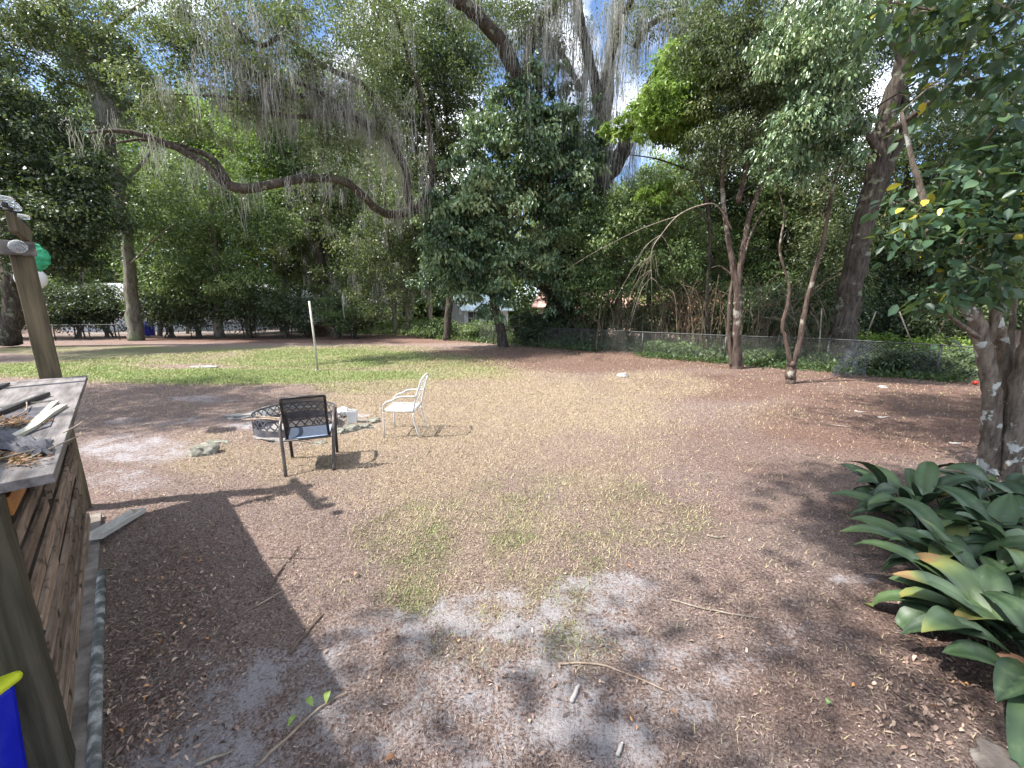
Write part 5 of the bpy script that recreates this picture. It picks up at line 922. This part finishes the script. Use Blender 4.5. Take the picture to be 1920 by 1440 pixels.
rock('small stone under the dark chair', 600, 832, .1, .07, .04, 10, 'stone_green'); rock('pale crumbled stone left of the white bucket', 638, 776, .12, .1, .11, 11, 'stone')
rock('white rock lying alone in front of the fence', 1167, 706, .17, .12, .11, 12, 'bone', 'lone rocks in the yard'); rock('small white rock near the tarp foot', 1655, 727, .12, .08, .06, 13, 'bone', 'lone rocks in the yard'); rock('flat grey stone slab set in the grass at the back left', 385, 688, .5, .25, .035, 14, 'concrete', 'lone rocks in the yard'); rock('small grey rock on the grass near the tall pole', 596, 694, .12, .09, .03, 15, 'stone', 'lone rocks in the yard'); rock('flat brown stepping stone in the bottom right corner', 1890, 1440, .13, .1, .03, 16, 'slab', 'lone rocks in the yard', 'stepping_stone')
o = rock('low mound of pale ash and sand inside the fire ring', 552, 808, r*.8, r*.8, .05, 17, 'ash', None, 'ash_mound', cat='ash')
t = thing('bucket', 'small square white plastic bucket right of the fire ring', 'bucket', tuple(G(662, 792)), .25); mb = MB(); q_ = .085
mb.add([(-q_*.9, -q_*.9, 0), (q_*.9, -q_*.9, 0), (q_*.9, q_*.9, 0), (-q_*.9, q_*.9, 0), (-q_, -q_, .24), (q_, -q_, .24), (q_, q_, .24), (-q_, q_, .24), (-q_*.93, -q_*.93, .24), (q_*.93, -q_*.93, .24), (q_*.93, q_*.93, .24), (-q_*.93, q_*.93, .24), (-q_*.85, -q_*.85, .01), (q_*.85, -q_*.85, .01), (q_*.85, q_*.85, .01), (-q_*.85, q_*.85, .01)],
       [(3, 2, 1, 0), (0, 1, 5, 4), (1, 2, 6, 5), (2, 3, 7, 6), (3, 0, 4, 7), (4, 5, 9, 8), (5, 6, 10, 9), (6, 7, 11, 10), (7, 4, 8, 11), (8, 9, 13, 12), (9, 10, 14, 13), (10, 11, 15, 14), (11, 8, 12, 15), (12, 13, 14, 15)]); mb.build('pail', M['plastic_white'], t, world=False, bevel=.006); tubeo('handle', [(-q_, 0, .23), (-q_*.6, -.03, .3), (q_*.6, -.03, .3), (q_, 0, .23)], .004, 'galv', t, 6, 3)
t = thing('white_bag', 'crumpled white plastic bag behind the small bucket', 'bag', tuple(G(645, 780))); bm = bmesh.new(); bmesh.ops.create_icosphere(bm, subdivisions=3, radius=.12); rg = random.Random(2)
for v in bm.verts: v.co *= rg.uniform(.8, 1.15); v.co.z = v.co.z*.8+.09
me = bpy.data.meshes.new('bag_body'); bm.to_mesh(me); bm.free(); o = link('bag_body', me, M['plastic_white'], t); o.matrix_parent_inverse = Matrix()
for i, (pp, lab) in enumerate([([(455, 787, .3), (500, 785, .36), (540, 790, .4)], 'stick propped across the left rim of the fire ring, lower one'), ([(480, 780, .28), (520, 784, .38), (545, 787, .4)], 'stick propped across the left rim of the fire ring, upper one')]):
    mb = MB(); P = [G(a_, b_, z_) for a_, b_, z_ in pp]; mb.tube(P, [.014, .016, .012], 7, True, .1); tag(mb.build('log_stick', M['stick'], None, True), lab, 'stick', 'sticks on the fire ring')
# ================================================================== POLE, leaning rods, tarp, ball, cables
a = G(596, 695); mb = MB(); top = Vector((a.x-.06, a.y, CAM_H+.13)); mb.tube([a, (a+top)/2+Vector((.01, 0, 0)), top], [.035, .034, .034], 10); tag(mb.build('wooden_pole', M['cream'], None, True), 'tall thin pale wooden pole standing upright on the lawn', 'pole')
for i, (p0, p1, Y, lab) in enumerate([((1534, 672), (1541, 578), 14.6, 'pale thin rod standing almost upright left of the big dark trunk'), ((1502, 668), (1500, 590), 16, 'short pale rod behind the forked tree'), ((1622, 636), (1642, 584), 15.5, 'white rod leaning right just beyond the big trunk'), ((1716, 660), (1686, 584), 13.6, 'long white rod leaning left above the tarp'), ((1764, 720), (1772, 690), 12.0, 'short pale stake in front of the fence near the right end'), ((735, 540), (752, 590), 30, 'pale trunk splinter left of centre')][:5]):
    mb = MB(); mb.tube([at(*p0, Y), at(*p1, Y)], .022, 7)
    if i < 4: q = at(*p0, Y); mb.tube([Vector((q.x-.02, q.y, 0)), q], .02, 7)
    tag(mb.build('rod', M['bark_pale'], None, True), lab, 'rod', 'pale rods along the right fence')
t = thing('black_tarp', 'black netting tarp draped over the fence and slumped to the ground at right', 'tarp', tuple(G(1665, 722))); mb = MB(); rg = random.Random(6); vs = []; nu, nv = 12, 14
for j in range(nv):
    f = j/(nv-1)
    for i in range(nu):
        u = i/(nu-1); px = (1655+u*75)*(f)+(1690+u*50)*(1-f); p = at(px, 100, 12.6-.75*f); z = (1.08*(1-f)**1.15)+.02+(.12*math.sin(u*9)*(f > .8))*.6; vs.append((p.x+rg.gauss(0, .015), p.y+.08*math.sin(u*13+f*3), max(.02, z+rg.gauss(0, .01))))
mb.add(vs, [(j*nu+i, j*nu+i+1, (j+1)*nu+i+1, (j+1)*nu+i) for j in range(nv-1) for i in range(nu-1)]); mb.build('netting', M['tarp'], t, True)
p = G(1828, 722); bm = bmesh.new(); bmesh.ops.create_uvsphere(bm, u_segments=20, v_segments=12, radius=.06); me = bpy.data.meshes.new('red_ball'); bm.to_mesh(me); bm.free(); me.polygons.foreach_set('use_smooth', [True]*len(me.polygons)); o = link('red_ball', me, M['red']); o.location = (p.x, p.y, .07); tag(o, 'small red ball on the ground beside the lichen-covered trunk', 'ball')
mb = MB(); pts = [at(2100, -70, 5.5), at(1920, 30, 6.2), at(1700, 165, 8), at(1500, 290, 10.5), at(1350, 385, 13.5), at(1230, 452, 18), at(1150, 500, 26)]; mb.tube(smooth_path(pts, None, 5), .014, 6); tag(mb.build('overhead_cable', M['cable'], None, True), 'black overhead cable sloping down from the upper right corner', 'cable')
mb = MB(); mb.tube([at(1150, 461, 24), at(1250, 463, 22), at(1500, 470, 19), at(1700, 478, 17)], .014, 6); tag(mb.build('overhead_cable', M['cable'], None, True), 'thin level black cable behind the slender red-barked tree', 'cable')
# ================================================================== STICKS and bits on the ground
def stick(label, pts, r, mat='stick', cat='stick', name='stick', forks=(), z=.012, seed=0, group='sticks lying on the yard'):
    P = [G(*q)+Vector((0, 0, z+ground_z(G(*q).x, G(*q).y))) for q in pts]; P, rr_ = smooth_path(P, [r, r*.9, r*.45] if len(P) > 2 else [r, r*.6], 4, .3, seed); mb = MB(); mb.tube(P, rr_, 7, True, .15, seed)
    for f in forks:
        Q_ = [G(*q)+Vector((0, 0, z+.01)) for q in f]; mb.tube(smooth_path(Q_, None, 3), r*.35, 5)
    return tag(mb.build(name, M[mat], None, True), label, cat, group)
stick('forked dark stick lying in the shade, left of centre', [(503, 1108), (530, 1070), (562, 1030)], .009, 'stick_dark', forks=[[(505, 1049), (545, 1050), (592, 1052)]], seed=1)
stick('thin straight stick below the forked one', [(446, 1162), (490, 1135), (530, 1112)], .007, 'stick', seed=2)
stick('thick short dark stick on the pale sand', [(542, 1228), (572, 1195), (606, 1154)], .014, 'stick_dark', seed=3)
stick('long straight pale stick at right centre', [(1258, 1127), (1340, 1147), (1428, 1164)], .007, 'bark_pale', seed=4)
stick('long thin curved twig in the lower middle', [(1046, 1248), (1120, 1247), (1190, 1272), (1255, 1300)], .006, 'stick', seed=5)
stick('thin leafy green branch lying in the bottom left foreground', [(478, 1440), (540, 1385), (600, 1330), (655, 1300)], .008, 'stick', name='leafy_branch', cat='branch', seed=6)
stick('short broken stick at the very bottom left', [(366, 1436), (400, 1424), (440, 1408)], .01, 'bark_pale', seed=7)
stick('thin curved twig near the cast-iron plants', [(1540, 850), (1580, 872), (1612, 893)], .006, 'bark_pale', seed=8)
stick('pale flat splinter right of the curved foreground twig', [(1072, 1318), (1080, 1300), (1086, 1288)], .013, 'bone', cat='splinter', name='splinter', seed=9)
stick('small pale splinter at the bottom edge', [(1158, 1420), (1164, 1402), (1168, 1396)], .01, 'bone', cat='splinter', name='splinter', seed=10)
stick('short pale stick near the straight pale stick', [(1325, 1007), (1345, 1009), (1366, 1007)], .008, 'bark_pale', seed=11)
stick('pale stick in the right-hand leaf litter', [(1550, 797), (1580, 800), (1598, 803)], .012, 'bark_pale', seed=12)
stick('thin arched twig in front of the white chair', [(800, 852), (806, 840), (803, 828)], .006, 'bark_pale', seed=13)
for i, (px, py, lab) in enumerate([(1612, 772, 'white flake of debris in the right-hand leaf litter, larger one'), (1655, 782, 'small white flake beside the larger flake'), (1790, 832, 'pale flake near the lichen-covered trunk'), (1690, 1166, 'pale curled leaf right of the long stick')]):
    stick(lab, [(px-9, py-1), (px, py+1), (px+11, py)], .018, 'bone', 'debris', 'debris_flake', seed=20+i, group='pale debris flakes')
def leaf_obj(label, px, py, L_, w_, mat_rnd, rz, name='fallen_leaf', matn='bigleaf', z=.02, tilt=.1):
    p = G(px, py); d = np.array([math.cos(rz), math.sin(rz), tilt]); s = np.array([-math.sin(rz), math.cos(rz), 0]); c = np.array([p.x, p.y, z+float(ground_z(p.x, p.y))]); vs = []; K = 8
    for k in range(K+1):
        t_ = k/K; wv = w_/2*math.sin(math.pi*min(1, t_*1.0))**.75; m_ = c+d*L_*t_; m_[2] += .02*math.sin(t_*3.1); vs += [m_+s*wv+np.array([0, 0, .25*wv]), m_, m_-s*wv+np.array([0, 0, .25*wv])]
    V = np.array(vs); F = np.array([(k*3+j, k*3+j+1, k*3+j+4, k*3+j+3) for k in range(K) for j in (0, 1)]); o = npmesh(name, V, F, M[matn], None, dict(rnd=np.full(len(V), mat_rnd)), True); return tag(o, label, 'leaf', 'large leaves lying on the ground')
leaf_obj('small bright yellow-green fallen leaf in the bottom right', 1549, 1325, .035, .03, .965, .5); leaf_obj('fresh green leaf of the foreground branch, upper one', 612, 1325, .07, .035, .95, 1.8, matn='limeleaf'); leaf_obj('fresh green leaf of the foreground branch, left one', 588, 1330, .07, .035, .9, 2.6, matn='limeleaf'); leaf_obj('fresh green leaf of the foreground branch, lowest one', 540, 1370, .06, .03, .8, 1.2, matn='limeleaf')
leaf_obj('orange-brown fallen leaf at bottom right', 1765, 1340, .05, .022, .0, 2.3, matn='brownleaf'); leaf_obj('reddish fallen leaf at the bottom edge', 720, 1430, .06, .03, .5, .1, matn='brownleaf'); leaf_obj('tan fallen leaf right of centre', 1270, 1352, .05, .025, .7, 2.2, matn='brownleaf'); leaf_obj('pale round fallen leaf left of the weedy patch', 664, 1086, .04, .035, 1, 1, matn='brownleaf')
# ================================================================== CAST-IRON PLANTS
def blade(base, az, L_, w_, lift, curve, rg, tw=0):
    """arching strap leaf, returns verts (rows of 5)"""
    d = np.array([math.cos(az), math.sin(az), 0]); s0 = np.array([-math.sin(az), math.cos(az), 0]); K = 14; p = np.array(base, float); el = lift; vs = []; st = L_/K
    for k in range(K+1):
        t_ = k/K; wv = .006 if t_ < .28 else w_/2*math.sin(math.pi*min(.999, ((t_-.28)/.72))**.85)**.8; wv = max(wv, .004 if t_ < .5 else .001)
        dirn = d*math.cos(el)+np.array([0, 0, 1])*math.sin(el); nn = -d*math.sin(el)+np.array([0, 0, 1])*math.cos(el); tt = tw*t_; s = s0*math.cos(tt)+nn*math.sin(tt); rip = .004*math.sin(k*1.7+az*3)
        for u in (-1, -.5, 0, .5, 1): vs.append(p+s*wv*u+nn*(abs(u)*wv*.32+rip*abs(u)))
        p = p+dirn*st; el -= curve/K*(.4+1.2*t_)
        if p[2] < .02: p[2] = .02; el = max(el, -.05)
    return vs, K
mleaf = NT('strap_leaf'); col = mleaf.ramp(mleaf.attr('rnd'), [(0, (.014, .03, .014)), (.45, (.034, .066, .026)), (.8, (.075, .115, .04)), (.95, (.2, .2, .05)), (1, (.26, .15, .06))]); f_ = mleaf.n('ShaderNodeTexNoise'); f_.inputs['Scale'].default_value = 22; f_.inputs['Detail'].default_value = 8; cc_ = mleaf.coord(); mleaf.l(cc_, f_.inputs['Vector'])
col2 = mleaf.mix(mleaf.ramp(f_.outputs['Fac'], [(.55, (0, 0, 0)), (.75, (.5, .5, .5))]), col, (.1, .14, .07)); edge = mleaf.math('MULTIPLY', mleaf.attr('vein'), .22); col3 = mleaf.mix(edge, col2, (.17, .24, .12)); mleaf.base(col3); mleaf.set(Roughness=.46, Specular_IOR_Level=.4)
def aspidistra(label, centres, seed, n):
    rg = random.Random(seed); c0 = centres[0]; t = thing('cast_iron_plant', label, 'plant', (c0[0], c0[1], 0), 0, 'cast-iron plants at the right edge'); V = []; F = []; Rn = []; Vn = []; sm = MB()
    for i in range(n):
        c = rg.choice(centres); az = rg.uniform(0, 6.28); rr0 = rg.uniform(0, c[2]); b = (c[0]+math.cos(az)*rr0, c[1]+math.sin(az)*rr0, .0); az2 = az+rg.gauss(0, .5); L_ = rg.uniform(.52, .85); lift = rg.uniform(.75, 1.45); cu = rg.uniform(1.2, 2.8)
        vs, K = blade(b, az2, L_, rg.uniform(.14, .2), lift, cu, rg, rg.uniform(-.5, .5)); b0 = len(V); V += vs; F += [(b0+k*5+j, b0+k*5+j+1, b0+k*5+j+6, b0+k*5+j+5) for k in range(K) for j in range(4)]
        tone = min(.88, max(0, rg.gauss(.42, .22))); tipy = rg.random() < .3
        for k in range(K+1):
            for u in range(5): Rn.append(min(1, tone+(.5*max(0, k/K-.6)/.4 if tipy else 0))); Vn.append(1-abs(((u*1.0+k*.0) % 2)-1) if True else 0)
    npmesh('leaves', np.array(V), np.array(F), mleaf.m, t, dict(rnd=np.array(Rn), vein=np.array(Vn)), True)
    return t
def gc(px, py, r_): p = G(px, py); return (p.x, p.y, r_)
aspidistra('dense clump of dark arching strap leaves beside the lichen-covered trunks, farther clump', [gc(1770, 1010, .36), gc(1715, 970, .25), gc(1870, 960, .3), gc(1960, 1000, .4)], 7, 95)
aspidistra('clump of broad drooping dark strap leaves at the right edge, nearer clump', [gc(1820, 1120, .25), gc(1930, 1200, .3), gc(1900, 1080, .3), gc(2010, 1100, .3), gc(1960, 1290, .25), gc(1860, 1210, .2), gc(1780, 1080, .15)], 8, 150)
t = thing('cast_iron_plant', 'single folded green and brown strap leaf in the bottom right corner', 'plant', tuple(G(1845, 1360)), 0, 'cast-iron plants at the right edge')
b0 = G(1945, 1320); vs, K = blade((b0.x, b0.y, .02), math.atan2(G(1835, 1330).y-b0.y, G(1835, 1330).x-b0.x), .34, .13, 1.1, 2.6, None, .4); V = np.array(vs); npmesh('green_half', V, np.array([(k*5+j, k*5+j+1, k*5+j+6, k*5+j+5) for k in range(K) for j in range(4)]), mleaf.m, t, dict(rnd=np.full(len(V), .86), vein=np.zeros(len(V))), True)
vs, K = blade((b0.x+.06, b0.y+.02, .02), 2.6, .3, .12, 1.2, 2.2, None, -.9); V = np.array(vs); npmesh('brown_half', V, np.array([(k*5+j, k*5+j+1, k*5+j+6, k*5+j+5) for k in range(K) for j in range(4)]), M['brownleaf'], t, dict(rnd=np.full(len(V), .55)), True)
